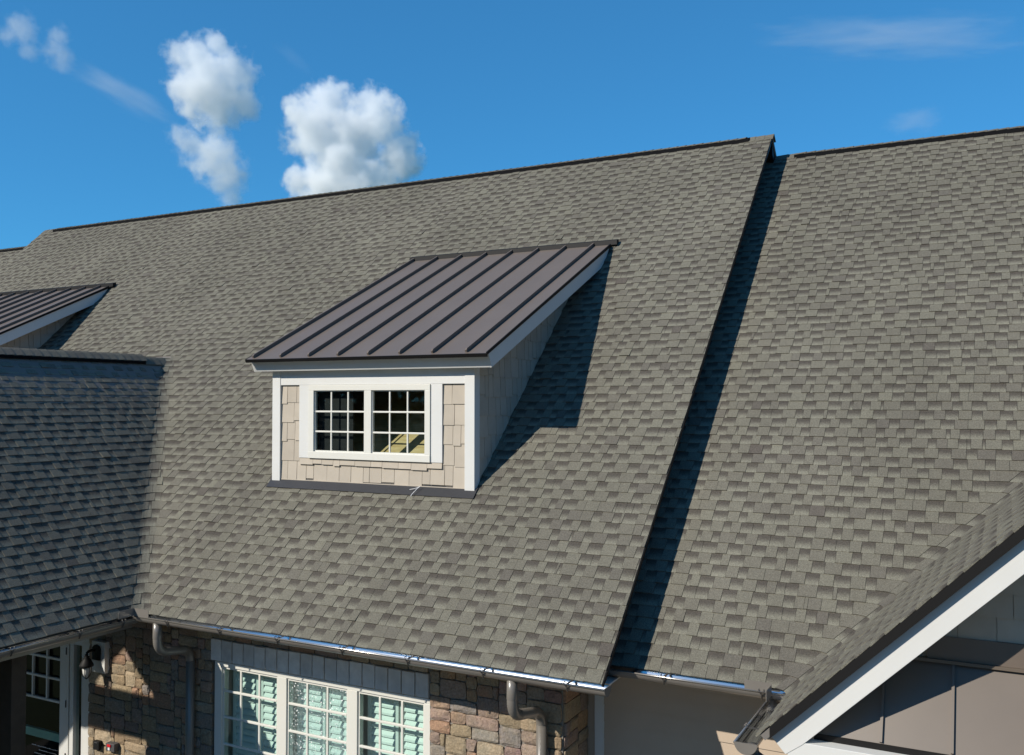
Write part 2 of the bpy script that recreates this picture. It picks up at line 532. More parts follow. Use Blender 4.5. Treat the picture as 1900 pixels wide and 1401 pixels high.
def tab_mesh(mb, bfs, z0, z1, dz, raised, tone, jit):
    """one shingle tab: bfs = boundary functions z -> (x, y, upslope x, upslope y)"""
    h0 = (0.0125 if raised else 0.0065) + jit
    h1 = 0.0015 if raised else 0.001
    n = len(bfs)
    bot, top, base = [], [], []
    rows = []
    for i, bf in enumerate(bfs):
        x, y, ux, uy = bf(z0)
        nn = norm_up(ux, uy)
        bot.append([x + nn[0] * h0, y + nn[1] * h0, z0 + nn[2] * h0])
        base.append([x - nn[0] * 0.004, y - nn[1] * 0.004, z0 - nn[2] * 0.004])
        x2, y2, ux2, uy2 = bf(z1)
        n2 = norm_up(ux2, uy2)
        top.append([x2 + n2[0] * h1, y2 + n2[1] * h1, z1 + n2[2] * h1])
    # seam: pull both sides in a little
    def pull(L):
        for a, b in ((0, 1), (-1, -2)):
            p, q = Vector(L[a]), Vector(L[b])
            d = q - p
            ln = d.length
            if ln > 1e-6:
                p = p + d * min(0.0016 / ln, 0.3)
            L[a] = list(p)
    pull(bot); pull(top); pull(base)
    vs = bot + top + base
    fs = [(i, i + 1, n + i + 1, n + i) for i in range(n - 1)]              # face
    fs += [(2 * n + i, 2 * n + i + 1, i + 1, i) for i in range(n - 1)]     # butt edge
    fs += [(2 * n, 0, n), (2 * n + n - 1, 2 * n - 1, n - 1)]               # sides
    vt = (z1 - z0) / dz
    u0 = rnd.random() * 10
    uvs = [(u0 + i, 0.0) for i in range(n)] + [(u0 + i, vt) for i in range(n)] + [(u0 + i, -0.02) for i in range(n)]
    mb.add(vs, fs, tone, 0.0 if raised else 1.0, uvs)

def tone_pick():
    t = rnd.gauss(0.56, 0.17)
    return max(0.0, min(1.0, t))

def breaks(L, start=0.0):
    """tab boundaries along a course of length L with raised/recessed flags"""
    out = []
    t = -rnd.uniform(0, 0.3)
    raised = rnd.random() < 0.5
    while t < L:
        w = rnd.uniform(0.085, 0.180) if raised else rnd.uniform(0.080, 0.160)
        if rnd.random() < 0.04: w = rnd.uniform(0.025, 0.045)
        a, b = max(t, 0), min(t + w, L)
        if b - a > 0.006: out.append((a, b, raised))
        t += w
        if rnd.random() > 0.10: raised = not raised
    return out

TABS = {'A': [], 'W': [], 'B': [], 'G': [], 'C': []}

def straight_fn(axis, c, plane):
    # axis 'x': runs along x on main-type plane y = (z - plane)/PM ; axis 'y': runs along y on x-plane
    if axis == 'x':
        return lambda z: (c, (z - plane) / PM, 0.0, 1.0)
    sgn, x0, z0 = plane          # x = x0 + sgn*(z - z0)/PM, upslope direction (sgn,0)
    return lambda z: (x0 + sgn * (z - z0) / PM, c, float(sgn), 0.0)

def in_dormer(x, y, m=0.0):
    if not (D1['y0'] - 0.03 < y < D1['yt'] - 0.02): return False
    for o in (0.0, D2OFF):
        if D1['x0'] + o + m < x < D1['x1'] + o - m: return True
    return False

def emit(sec, bfs, z0, dz, raised, zmax):
    z1 = min(z0 + dz * 1.16, zmax)
    if z1 - z0 < 0.02: return
    TABS[sec].append((bfs, z0 + rnd.uniform(-.0012, .0012), z1, dz, raised, tone_pick(), rnd.uniform(-.0012, .0022) + (rnd.uniform(.003, .009) if rnd.random() < .02 else 0)))

def split_dormer(a, b, y):
    """clip an x interval against the dormer footprints"""
    segs = [(a, b)]
    if D1['y0'] - 0.03 < y < D1['yt'] - 0.06:
        for o in (0.0, D2OFF):
            l, r = D1['x0'] + o + 0.01, D1['x1'] + o - 0.01
            res = []
            for s in segs:
                if s[1] <= l or s[0] >= r: res.append(s); continue
                if s[0] < l: res.append((s[0], l))
                if s[1] > r: res.append((r, s[1]))
            segs = res
    return [s for s in segs if s[1] - s[0] > 0.008]

# L-shaped courses: porch wing then central roof
k = 0
z = -0.012
while z < ZRIDGE - 0.03:
    if z < ZWR - 0.05:
        cf = lambda zz: (XW - zz / PM, zz / PM)
        cx, cy = cf(z)
        L1 = cy - RV - YWF
        La = RV * PI / 2
        L2 = 0.0 - (cx + RV)
        wplane = (-1, XW, 0.0)
        def bfun(t, L1=L1, La=La, cx=cx):
            if t < L1 - 1e-6: return straight_fn('y', YWF + t, wplane)
            if t <= L1 + La + 1e-6:
                th = PI - (t - L1) / RV
                def f(zz, th=th):
                    x, y = cf(zz)
                    c, s = math.cos(th), math.sin(th)
                    return (x + RV + RV * c, y - RV + RV * s, c, s)
                return f
            return straight_fn('x', cx + RV + (t - L1 - La), 0.0)
        for a, b, raised in breaks(L1 + La + L2):
            sec = 'W' if (a + b) / 2 < L1 + La * 0.5 else 'A'
            ts = [a]
            for e in [L1 + La * q / 6 for q in range(7)]:
                if a + 1e-4 < e < b - 1e-4: ts.append(e)
            ts.append(b)
            if a > L1 + La:
                x0, x1 = cx + RV + a - L1 - La, cx + RV + b - L1 - La
                for s in split_dormer(x0, x1, z / PM):
                    emit('A', [straight_fn('x', s[0], 0.0), straight_fn('x', s[1], 0.0)], z, DZC, raised, ZRIDGE)
            else:
                emit(sec, [bfun(t) for t in ts], z, DZC, raised, ZWR if sec == 'W' else ZRIDGE)
    else:
        for a, b, raised in breaks(-XL):
            for s in split_dormer(XL + a, XL + b, z / PM):
                emit('A', [straight_fn('x', s[0], 0.0), straight_fn('x', s[1], 0.0)], z, DZC, raised, ZRIDGE)
    z += DZC

# right lower roof running into the gable wing
z = YE2 * PM + DZ - 0.010
while z < ZR2 - 0.03:
    zc = z
    gz_top = GZ + GRUN * PM
    if z < gz_top - 0.05:
        cf2 = lambda zz: (GX + (zz - GZ) / PM, (zz - DZ) / PM)
        cx, cy = cf2(z)
        xs = -0.72
        L1 = cx - RV - xs
        La = RV * PI / 2
        L2 = cy - RV - GYF
        gplane = (1, GX, GZ)
        def bfun2(t, L1=L1, La=La, cy=cy):
            if t < L1 - 1e-6: return straight_fn('x', xs + t, DZ)
            if t <= L1 + La + 1e-6:
                th = PI / 2 - (t - L1) / RV
                def f(zz, th=th):
                    x, y = cf2(zz)
                    c, s = math.cos(th), math.sin(th)
                    return (x - RV + RV * c, y - RV + RV * s, c, s)
                return f
            return straight_fn('y', cy - RV - (t - L1 - La), gplane)
        for a, b, raised in breaks(L1 + La + L2):
            sec = 'B' if (a + b) / 2 < L1 + La * 0.5 else 'G'
            ts = [a]
            for e in [L1 + La * q / 6 for q in range(7)]:
                if a + 1e-4 < e < b - 1e-4: ts.append(e)
            ts.append(b)
            emit(sec, [bfun2(t) for t in ts], z, DZC, raised, gz_top if sec == 'G' else ZR2)
    else:
        for a, b, raised in breaks(9.0 + 0.72):
            emit('B', [straight_fn('x', -0.72 + a, DZ), straight_fn('x', -0.72 + b, DZ)], z, DZC, raised, ZR2)
    z += DZC
# gable courses right at its own eave start where the right block has no course yet: covered by the same levels
# far left lower roof
z = 3.2
while z < ZRIDGE + DZF - 0.03:
    for a, b, raised in breaks(7.0):
        emit('C', [straight_fn('x', XL - 7.0 + a, DZF), straight_fn('x', XL - 7.0 + b, DZF)], z, DZC, raised, ZRIDGE + DZF)
    z += DZC

def poly_area(ps):
    s = 0
    for i in range(len(ps)):
        x1, y1 = ps[i]; x2, y2 = ps[(i + 1) % len(ps)]
        s += x1 * y2 - x2 * y1
    return abs(s) / 2

def build_shingles(sec, roof):
    items = []
    for t in TABS[sec]:
        bfs, z0, z1, dz, raised, tone, jit = t
        q = []
        for bf, zz in ((bfs[0], z0), (bfs[-1], z0), (bfs[-1], z1), (bfs[0], z1)):
            x, y, _, _ = bf(zz)
            q.append(project((x, y, zz)))
        ok = all(q)
        area = 0
        if ok:
            mx = sum(p[0] for p in q) / 4; my = sum(p[1] for p in q) / 4
            if 5 < mx < IW - 5 and 5 < my < IH - 5: area = poly_area(q)
        items.append((area, t))
    order = sorted(range(len(items)), key=lambda i: -items[i][0])
    single = set(i for i in order[:300] if items[i][0] > 60)
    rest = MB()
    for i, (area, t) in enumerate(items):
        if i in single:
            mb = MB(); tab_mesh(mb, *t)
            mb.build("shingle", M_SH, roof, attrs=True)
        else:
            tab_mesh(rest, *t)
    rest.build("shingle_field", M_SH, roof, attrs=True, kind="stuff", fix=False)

def plane_piece(mb, x0, x1, y0, y1, off, down=0.006, thick=0.05):
    def P(x, y, d): return (x, y + SPH * d, y * PM + off - CPH * d)
    mb.hexa([P(x0, y0, down + thick), P(x1, y0, down + thick), P(x1, y1, down + thick), P(x0, y1, down + thick),
             P(x0, y0, down), P(x1, y0, down), P(x1, y1, down), P(x0, y1, down)])

# decks
mb = MB()
d = D1
for x0, x1, y0, y1 in ((XL + .02, -0.015, 0.015, d['y0']), (XL + .02, -0.015, d['yt'] - .1, YR),
                       (d['x1'], -0.015, d['y0'], d['yt'] - .1), (d['x1'] + D2OFF, d['x0'], d['y0'], d['yt'] - .1),
                       (XL + .02, d['x0'] + D2OFF, d['y0'], d['yt'] - .1)):
    plane_piece(mb, x0, x1, y0, y1, 0)
# rear slope
mb.hexa([(XL, YR + .02, ZRIDGE - .12), (0, YR + .02, ZRIDGE - .12), (0, 2 * YR, -.12), (XL, 2 * YR, -.12),
         (XL, YR + .02, ZRIDGE - .03), (0, YR + .02, ZRIDGE - .03), (0, 2 * YR, -.02), (XL, 2 * YR, -.02)])
R_MAIN = mb.build("roof", M_DECK, B_MAIN)
mb = MB()
plane_piece(mb, -0.74, 9.0, YE2 + .015, YR2, DZ)
mb.hexa([(-.7, YR2 + .02, ZR2 - .12), (9, YR2 + .02, ZR2 - .12), (9, 2 * YR2, DZ - .12), (-.7, 2 * YR2, DZ - .12),
         (-.7, YR2 + .02, ZR2 - .03), (9, YR2 + .02, ZR2 - .03), (9, 2 * YR2, DZ - .02), (-.7, 2 * YR2, DZ - .02)])
R_RIGHT = mb.build("roof", M_DECK, B_RIGHT)
mb = MB()
plane_piece(mb, XL - 7.0, XL + .3, 0.2, YR, DZF)
mb.hexa([(XL - 7, YR + .02, ZRIDGE + DZF - .12), (XL, YR + .02, ZRIDGE + DZF - .12), (XL, 2 * YR, DZF - .12), (XL - 7, 2 * YR, DZF - .12),
         (XL - 7, YR + .02, ZRIDGE + DZF - .03), (XL, YR + .02, ZRIDGE + DZF - .03), (XL, 2 * YR, DZF - .02), (XL - 7, 2 * YR, DZF - .02)])
R_FAR = mb.build("roof", M_DECK, B_FAR)

def slope_slab(mb, pts, nrm, d0, d1):
    n = Vector(nrm)
    lo = [Vector(p) - n * d1 for p in pts]; hi = [Vector(p) - n * d0 for p in pts]
    mb.hexa(lo + hi)

mb = MB()
slope_slab(mb, [(XW - .012, YWF + .01, 0.0), (XW - .012, -0.01, 0.0), (XWR, 3.45, ZWR), (XWR, YWF + .01, ZWR)], (SPH, 0, CPH), 0.006, 0.07)
xo = 2 * XWR - XW
slope_slab(mb, [(xo, YWF, 0.0), (xo, 0.0, 0.0), (XWR - .001, 3.45, ZWR), (XWR - .001, YWF, ZWR)], (-SPH, 0, CPH), 0.0, 0.07)
R_WING = mb.build("roof", M_DECK, B_WING)
mb = MB()
gx1, gz1 = GX + GRUN, GZ + GRUN * PM
slope_slab(mb, [(GX + .012, GYF + .012, GZ + .01), (GX + .012, YE2, GZ + .01), (gx1, (gz1 - DZ) / PM - .05, gz1), (gx1, GYF + .012, gz1)], (-SPH, 0, CPH), 0.008, 0.06)
slope_slab(mb, [(GX + 2 * GRUN, GYF, GZ), (GX + 2 * GRUN, YE2, GZ), (gx1, (gz1 - DZ) / PM, gz1), (gx1, GYF, gz1)], (SPH, 0, CPH), 0.0, 0.06)
R_GABLE = mb.build("roof", M_DECK, B_GABLE)

build_shingles('A', R_MAIN); build_shingles('W', R_WING); build_shingles('B', R_RIGHT)
build_shingles('G', R_GABLE); build_shingles('C', R_FAR)

# ------------------------------------------------------------------ ridges
def ridge(roof, axis, c, z, a, b, va, vb, step=0.145, halfw=0.118, vs=0.45, vup=0.014):
    """caps from a to b along axis, raised on a vent between va and vb"""
    n = max(1, int(round((b - a) / step)))
    st = (b - a) / n
    for i in range(n):
        t0, t1 = a + i * st, a + (i + 1) * st + 0.03
        mid = (t0 + t1) / 2
        on_vent = va < mid < vb
        up = vup if on_vent else 0.010
        slp = PM * (vs if on_vent else 0.97)
        l = 0.010 + rnd.uniform(-.002, .002)     # each cap lies on the one before
        mb = MB()
        def P(t, s, lift):
            w = halfw * s
            yy, zz = abs(w), z + up + lift - abs(w) * slp
            return (t, c + w, zz) if axis == 'x' else (c + w, t, zz)
        ss = (-1, -0.33, 0, 0.33, 1)
        def rnd_off(s): return -0.008 if s == 0 else 0.0
        v = [P(t0, s, 0.0 + rnd_off(s)) for s in ss] + [P(t1, s, l + rnd_off(s)) for s in ss] \
            + [P(t0, s, -0.006 + rnd_off(s)) for s in ss] + [P(t1, s, l - 0.008 + rnd_off(s)) for s in ss]
        f = []
        for k in range(4):
            f += [(k, k + 1, 5 + k + 1, 5 + k), (10 + k + 1, 10 + k, 15 + k, 15 + k + 1), (5 + k, 5 + k + 1, 15 + k + 1, 15 + k), (k + 1, k, 10 + k, 10 + k + 1)]
        f += [(0, 5, 15, 10), (4, 14, 19, 9)]
        tn = tone_pick() * 0.8
        mb.add(v, f, tn, 0.0, [(0, 0.3)] * 20)
        mb.build("ridge_cap", M_SH, roof, attrs=True)
    mb = MB()
    poly = []
    for s, lift in ((-1, -.006), (0, -.008), (1, -.006), (0.99, -.050), (0, -.06), (-0.99, -.050)):
        w = halfw * s * 0.985
        poly.append((c + w, z + vup + lift - abs(w) * PM * (vs if lift > -.02 else (vs + .17 if vs < .6 else vs))))
    mb.prism(poly, 'y' if axis == 'y' else 'x', va, vb)
    mb.build("ridge_vent", M_VENT, roof)

ridge(R_MAIN, 'x', YR, ZRIDGE, XL, -0.005, XL + 0.45, -0.36)
ridge(R_RIGHT, 'x', YR2, ZR2, 0.02, 5.5, 0.30, 5.5)
ridge(R_FAR, 'x', YR, ZRIDGE + DZF, XL - 3.5, XL, XL - 3.5, XL - 0.25)
ridge(R_WING, 'y', XWR, ZWR, YWF, 3.44, YWF + .1, 2.85, halfw=0.15, vs=0.82, vup=0.045)

# ------------------------------------------------------------------ rakes, eaves of the central block
def rake_board(parent, name, x0, x1, y0, y1, off, d0, d1, m):
    mb = MB()
    def P(x, y, dd): return (x, y, y * PM + off - dd)
    mb.hexa([P(x0, y0, d1), P(x1, y0, d1), P(x1, y1, d1), P(x0, y1, d1), P(x0, y0, d0), P(x1, y0, d0), P(x1, y1, d0), P(x0, y1, d0)])
    return mb.build(name, m, parent)
rake_board(B_MAIN, "rake_drip_edge", -0.012, 0.006, 0.0, YR - .01, 0, 0.004, 0.034, M_BRONZE_T)
rake_board(B_MAIN, "rake_board", -0.055, -0.016, 0.03, YR - .02, 0, 0.042, 0.13, M_BRONZE_T)
rake_board(B_MAIN, "rake_soffit", -0.72, -0.056, 0.80, YR - .02, 0, 0.11, 0.13, M_BRONZE_T)
rake_board(B_MAIN, "gable_end_wall", -0.78, -0.721, 0.7, YR - .02, 0, 0.09, 0.9, M_BEIGE)
# rear half of the rake above the lower ridge
mb = MB()
mb.prism([(YR + .02, ZRIDGE - .03), (YR + .9, ZRIDGE - .03 - .9 * PM), (YR + .9, ZRIDGE - .33 - .9 * PM), (YR + .02, ZRIDGE - .33)], 'x', -0.05, -0.012)
mb.build("rear_rake_board", M_BRONZE_T, B_MAIN)
mb = MB(); mb.box(-0.72, -0.40, YR - .5, YR + .5, ZRIDGE - 1.0, ZRIDGE - .62); mb.build("ridge_block", M_TAN, B_MAIN)
rake_board(B_MAIN, "far_rake_board", XL - .01, XL + .03, 0.02, YR - .02, 0, 0.02, 0.24, M_BRONZE_T)
mb = MB(); mb.box(XW + .06, -0.02, 0.006, 0.014, -0.020, -0.005); mb.build("eave_drip_edge", M_BRONZE_T, B_MAIN)
mb = MB(); mb.box(XW + .05, -0.02, 0.026, 0.046, -0.115, -0.024); mb.build("eave_fascia", M_GUT, B_MAIN)
mb = MB(); mb.box(XW + .05, -0.06, 0.047, WY + .1, -0.115, -0.100); mb.build("eave_soffit", M_WHITE, B_MAIN)
ze2 = YE2 * PM + DZ
mb = MB(); mb.box(-0.70, GX - .02, YE2 + .006, YE2 + .014, ze2 - .020, ze2 - .005); mb.build("eave_drip_edge", M_BRONZE_T, B_RIGHT)
mb = MB(); mb.box(-0.70, GX + .2, YE2 + .026, YE2 + .046, ze2 - .115, ze2 - .024); mb.build("eave_fascia", M_GUT, B_RIGHT)
mb = MB(); mb.box(-0.70, GX + .3, YE2 + .047, WY2 + .05, ze2 - .115, ze2 - .100); mb.build("eave_soffit", M_WHITE, B_RIGHT)

# ------------------------------------------------------------------ stone wall
PALETTE = [(0.33, 0.25, 0.16), (0.38, 0.31, 0.20), (0.29, 0.24, 0.16), (0.35, 0.25, 0.18), (0.26, 0.20, 0.165), (0.31, 0.23, 0.19),
           (0.36, 0.225, 0.15), (0.27, 0.25, 0.21), (0.24, 0.22, 0.20), (0.41, 0.34, 0.235), (0.33, 0.28, 0.20), (0.31, 0.245, 0.195),
           (0.36, 0.285, 0.19), (0.30, 0.255, 0.18), (0.38, 0.25, 0.14), (0.31, 0.215, 0.195), (0.42, 0.33, 0.21)]
srnd = random.Random(5)

def stone_mesh(w, h, colr):
    mb = MB()
    n = 4
    us = [0, 0.10 + srnd.uniform(-.03, .25), 0.90 + srnd.uniform(-.25, .03), 1]
    vsx = [0, 0.12 + srnd.uniform(-.03, .25), 0.88 + srnd.uniform(-.25, .03), 1]
    pts = []
    dep = srnd.uniform(0.024, 0.040)
    cj = [(srnd.uniform(0, .012), srnd.uniform(0, .010)) for _ in range(4)]
    for j in range(n):
        for i in range(n):
            x, zz = us[i] * w, vsx[j] * h
            edge = i in (0, 3) or j in (0, 3)
            corner = i in (0, 3) and j in (0, 3)
            if edge: dd = dep * srnd.uniform(0.50, 0.78)
            else: dd = dep * srnd.uniform(0.75, 1.2)
            jx, jz = srnd.uniform(-.005, .005), srnd.uniform(-.005, .005)
            if corner:
                jx += 0.008 if i == 0 else -0.008
                jz += 0.007 if j == 0 else -0.007
            pts.append((x + jx, -dd, zz + jz))
    f = [(j * n + i, j * n + i + 1, (j + 1) * n + i + 1, (j + 1) * n + i) for j in range(3) for i in range(3)]
    ring = [0, 1, 2, 3, 7, 11, 15, 14, 13, 12, 8, 4]
    base = len(pts)
    for q in ring:
        p = pts[q]; pts.append((p[0], 0.02, p[2]))
    for a in range(12):
        b2 = (a + 1) % 12
        f.append((ring[b2], ring[a], base + a, base + b2))
    mb.add(pts, f)
    mb.col = colr + (1,)
    return mb

def pack(w, h, cell):
    nx, nz = int(round(w / cell)), int(round(h / cell))
    occ = [[False] * nx for _ in range(nz)]
    out = []
    for j in range(nz):
        for i in range(nx):
            if occ[j][i]: continue
            for _ in range(12):
                hh = srnd.choice((2, 2, 2, 3, 3)) ; ww = srnd.choice((2, 3, 4, 4, 5, 5, 6)) if hh < 3 else srnd.choice((3, 4, 5, 6, 6))
                hh, ww = min(hh, nz - j), min(ww, nx - i)
                if nx - i - ww == 1: ww += 1
                if all(not occ[j + b][i + a] for b in range(hh) for a in range(ww)): break
            else:
                hh = min(2, nz - j)
                ww = 1
                while i + ww < nx and ww < 4 and not occ[j][i + ww]: ww += 1
                while hh > 1 and any(occ[j + hh - 1][i + a] for a in range(ww)): hh -= 1
            for b in range(hh):
                for a in range(ww): occ[j + b][i + a] = True
            out.append((i * cell, j * cell, ww * cell, hh * cell))
    return out

S_WALL = MB()
def wall_pieces(mb):
    yb0, yb1 = WY + .012, WY + .2
    mb.box(-7.86, -5.56, yb0, yb1, GROUND, 0.3)
    mb.box(-5.56, -2.31, yb0, yb1, -0.405, 0.3)
    mb.box(-2.31, -0.72, yb0, yb1, GROUND, 0.3)
    mb.box(-5.56, -2.31, yb0, yb1, GROUND, -2.75)
    mb.box(-0.90, -0.722, yb1, WY2 + .05, GROUND, 0.4)
wall_pieces(S_WALL)
P_WALL = S_WALL.build("stone_wall", M_MORTAR, B_MAIN)

def put_stones(x0, z0, w, h, face='y', cell=0.066):
    lower = MB(); 
    for (a, b, ww, hh) in pack(w, h, cell):
        gap = 0.0042
        colr = srnd.choice(PALETTE)
        j = srnd.uniform(0.85, 1.18)
        colr = (min(0.6, colr[0] * j), colr[1] * j * 0.975, colr[2] * j * 1.0)
        s = stone_mesh(ww - 2 * gap, hh - 2 * gap, colr)
        if face == 'y':
            s.v = [(x0 + a + gap + p[0], WY + .012 + p[1], z0 + b + gap + p[2]) for p in s.v]
        else:
            s.v = [(-0.722 - p[1], WY + .02 + x0 + a + gap + p[0], z0 + b + gap + p[2]) for p in s.v]
        s.build("stone", M_STONE, P_WALL, smooth=False)
ZB = -2.48
put_stones(-7.86, ZB, 2.30, -0.02 - ZB)
put_stones(-5.56, -0.405, 3.25, 0.36)
put_stones(-2.31, ZB, 1.60, -0.02 - ZB)
put_stones(0.0, ZB, 0.60, -0.10 - ZB, 'x')

# lintel of upright grey blocks
mb = MB(); mb.box(-5.56, -2.31, WY + .03, WY + .19, -0.68, -0.41); P_LIN = mb.build("window_lintel", M_MORTAR, B_MAIN)
nb = 18
wb = 3.25 / nb
for i in range(nb):
    j = srnd.uniform(-.004, .004)
    mb = MB(); mb.box(-5.56 + i * wb + .006, -5.56 + (i + 1) * wb - .006, WY - .030 + j, WY + .029, -0.672, -0.412 + srnd.uniform(-.006, .006))
    mb.build("lintel_block", M_LINTEL, P_LIN, bevel=0.006)

# ------------------------------------------------------------------ triple window with shutters
W = tag(empty("triple_window", (-3.93, WY + .06, -2.75)),
        "cream triple window with muntin grid and open louvre shutters in the stone wall", "window")
fy0, fy1 = WY - .005, WY + .13
mb = MB(); mb.box(-5.52, -2.312, fy0 + .012, fy1, -0.745, -0.690); mb.build("head_frame", M_CREAM, W, bevel=.004)
mb = MB(); mb.box(-5.52, -2.312, fy0 + .012, fy1, -2.75, -2.68); mb.build("sill_frame", M_CREAM, W, bevel=.004)
for (a, b) in ((-5.52, -5.40), (-4.497, -4.353), (-3.445, -3.303), (-2.392, -2.312)):
    mb = MB(); mb.box(a, b, fy0 + .010, fy1 - .002, -2.68, -0.7452); mb.build("jamb_frame" if a < -5 or b > -2.5 else "mullion", M_CREAM, W, bevel=.004)
units = ((-5.40, -4.497, M_GLASS), (-4.353, -3.445, M_GLITTER), (-3.303, -2.392, M_GLASS))
for ui, (a, b, gm) in enumerate(units):
    # sash
    s = MB()
    s.box(a + .002, a + .022, fy0 + .03, fy0 + .06, -2.66, -0.75); s.box(b - .022, b - .002, fy0 + .03, fy0 + .06, -2.66, -0.75)
    s.box(a + .022, b - .022, fy0 + .03, fy0 + .06, -0.772, -0.75); s.box(a + .022, b - .022, fy0 + .03, fy0 + .06, -2.66, -2.62)
    so_ = s.build("sash", M_CREAM, W)
    w3 = (b - a) / 3
    for q in (1, 2):
        m_ = MB(); m_.box(a + q * w3 - .014, a + q * w3 + .014, fy0 + .028, fy0 + .052, -1.688, -0.772); m_.build("muntin", M_CREAM, so_, bevel=.005)
    for zz in (-1.045, -1.368, -1.702):
        m_ = MB(); m_.box(a + .022, b - .022, fy0 + .026, fy0 + .054, zz - .014, zz + .014); m_.build("muntin", M_CREAM, so_, bevel=.005)
    p = MB(); p.add([(a + .02, fy0 + .045, -2.63), (b - .02, fy0 + .045, -2.63), (b - .02, fy0 + .045, -0.765), (a + .02, fy0 + .045, -0.765)], [(0, 1, 2, 3)])
    p.build("pane", gm, W, fix=False)
    # plantation shutters
    ys = fy0 + .20
    s = MB()
    half = (b - a) / 2
    for q in range(2):
        l, r = a + q * half + .02, a + (q + 1) * half - .005
        s.box(l, l + .052, ys - .014, ys + .014, -2.68, -0.77); s.box(r - .052, r, ys - .014, ys + .014, -2.68, -0.77)
        s.box(l + .052, r - .052, ys - .014, ys + .014, -0.85, -0.77)
    sh = s.build("shutter", M_SHUT, W)
    for q in range(2):
        l, r = a + q * half + .074, a + (q + 1) * half - .059
        zz = -0.90
        while zz > -2.1:
            lv = MB()
            c, sn = math.cos(math.radians(66)), math.sin(math.radians(66))
            pr = [(-.043, 0), (-.02, .006), (.02, .006), (.043, 0), (.02, -.006), (-.02, -.006)]
            lv.prism([(ys + x * c - z_ * sn, zz + x * sn + z_ * c) for x, z_ in pr], 'x', l, r)
            lv.build("louvre", M_SHUT, sh)
            zz -= 0.083
mb = MB()
mb.box(-5.55, -2.28, WY + 1.3, WY + 1.35, GROUND, -0.3)
mb.box(-5.60, -5.55, WY + .2, WY + 1.35, GROUND, -0.3); mb.box(-2.28, -2.23, WY + .2, WY + 1.35, GROUND, -0.3)
mb.box(-5.60, -2.23, WY + .2, WY + 1.35, -0.45, -0.40); mb.box(-5.60, -2.23, WY + .2, WY + 1.35, -2.9, -2.85)
mb.build("room_interior", M_ROOM, W)

# ------------------------------------------------------------------ entrance door
DY = 0.80
E_ = tag(empty("entrance_door", (-8.8, DY, GROUND)), "white glazed entrance door with sidelight beside the stone wall, under the porch", "door")
mb = MB(); mb.box(-7.995, -7.87, DY - .05, DY + .08, GROUND, -0.42); mb.build("casing", M_WHITE, E_, bevel=.004)
mb = MB(); mb.box(-8.143, -7.996, DY - .02, DY + .08, GROUND, -0.42); mb.build("sidelight_stile", M_WHITE, E_, bevel=.004)
mb = MB(); mb.box(-8.39, -8.312, DY - .02, DY + .08, GROUND, -0.42); mb.build("sidelight_stile", M_WHITE, E_, bevel=.004)
mb = MB(); mb.box(-8.311, -8.144, DY - .018, DY + .07, -0.85, -0.42); mb.build("sidelight_head", M_WHITE, E_)
mb = MB(); mb.add([(-8.315, DY + .03, GROUND), (-8.14, DY + .03, GROUND), (-8.14, DY + .03, -0.84), (-8.315, DY + .03, -0.84)], [(0, 1, 2, 3)]); mb.build("sidelight_pane", M_GLASS_D, E_, fix=False)
leaf = MB()
leaf.box(-8.628, -8.44, DY, DY + .06, GROUND, -0.62)
leaf.box(-9.80, -9.62, DY, DY + .06, GROUND, -0.62)
leaf.box(-9.62, -8.628, DY, DY + .06, -0.80, -0.62)
LF = leaf.build("door_leaf", M_WHITE, E_)
for zz in (-0.969, -1.71, -2.45):
    mb = MB(); mb.box(-8.497, -8.485, DY - .012, DY, zz - .05, zz + .05); mb.build("hinge", M_GREYP, LF)
for xx in (-9.23, -8.913):
    mb = MB(); mb.box(xx - .016, xx + .016, DY - .005, DY + .03, -1.70, -0.80); mb.build("muntin", M_WHITE, LF, bevel=.004)
for zz in (-1.11, -1.395, -1.712):
    mb = MB(); mb.box(-9.62, -8.629, DY - .007, DY + .032, zz - .016, zz + .016); mb.build("muntin", M_WHITE, LF, bevel=.004)
mb = MB(); mb.add([(-9.62, DY + .04, GROUND), (-8.628, DY + .04, GROUND), (-8.628, DY + .04, -0.80), (-9.62, DY + .04, -0.80)], [(0, 1, 2, 3)]); mb.build("door_pane", M_GLASS_D, E_, fix=False)
mb = MB(); mb.box(-9.62, -8.63, DY + .05, DY + .10, -2.305, -2.19); mb.build("push_rail", M_TEAL, E_)
# frosted rows of tiny lettering on the glass (not legible in the photograph)
lr = random.Random(3)
for row, (xa, xb) in enumerate(((-9.28, -8.72), (-9.12, -8.74), (-9.22, -8.70))):
    mb = MB(); x = xa
    while x < xb:
        w_ = lr.uniform(.012, .05)
        zz = -2.425 - row * .055
        mb.box(x, min(x + w_, xb), DY + .036, DY + .039, zz, zz + lr.choice((.006, .009, .011)))
        x += w_ + .010
    mb.build("lettering_row", M_WTXT, E_)
mb = MB()
mb.box(-13.0, -7.87, DY + .09, DY + .2, -0.42, 0.6)
mb.box(-13.0, -9.81, DY, DY + .2, GROUND, -0.42)
mb.build("porch_wall", M_BEIGE, B_WING)
mb = MB(); mb.box(-9.9, -7.9, DY + 2.2, DY + 2.25, GROUND, -0.3); mb.box(-9.9, -9.85, DY + .2, DY + 2.2, GROUND, -.3); mb.box(-7.9, -7.86, DY + .2, DY + 2.2, GROUND, -.3); mb.box(-9.9, -7.86, DY + .2, DY + 2.25, -.42, -.38)
mb.build("lobby_interior", M_DARK, E_)
mb = MB(); mb.box(-9.8, -8.391, DY - .02, DY + .07, -0.615, -0.42); mb.build("door_head", M_WHITE, E_)

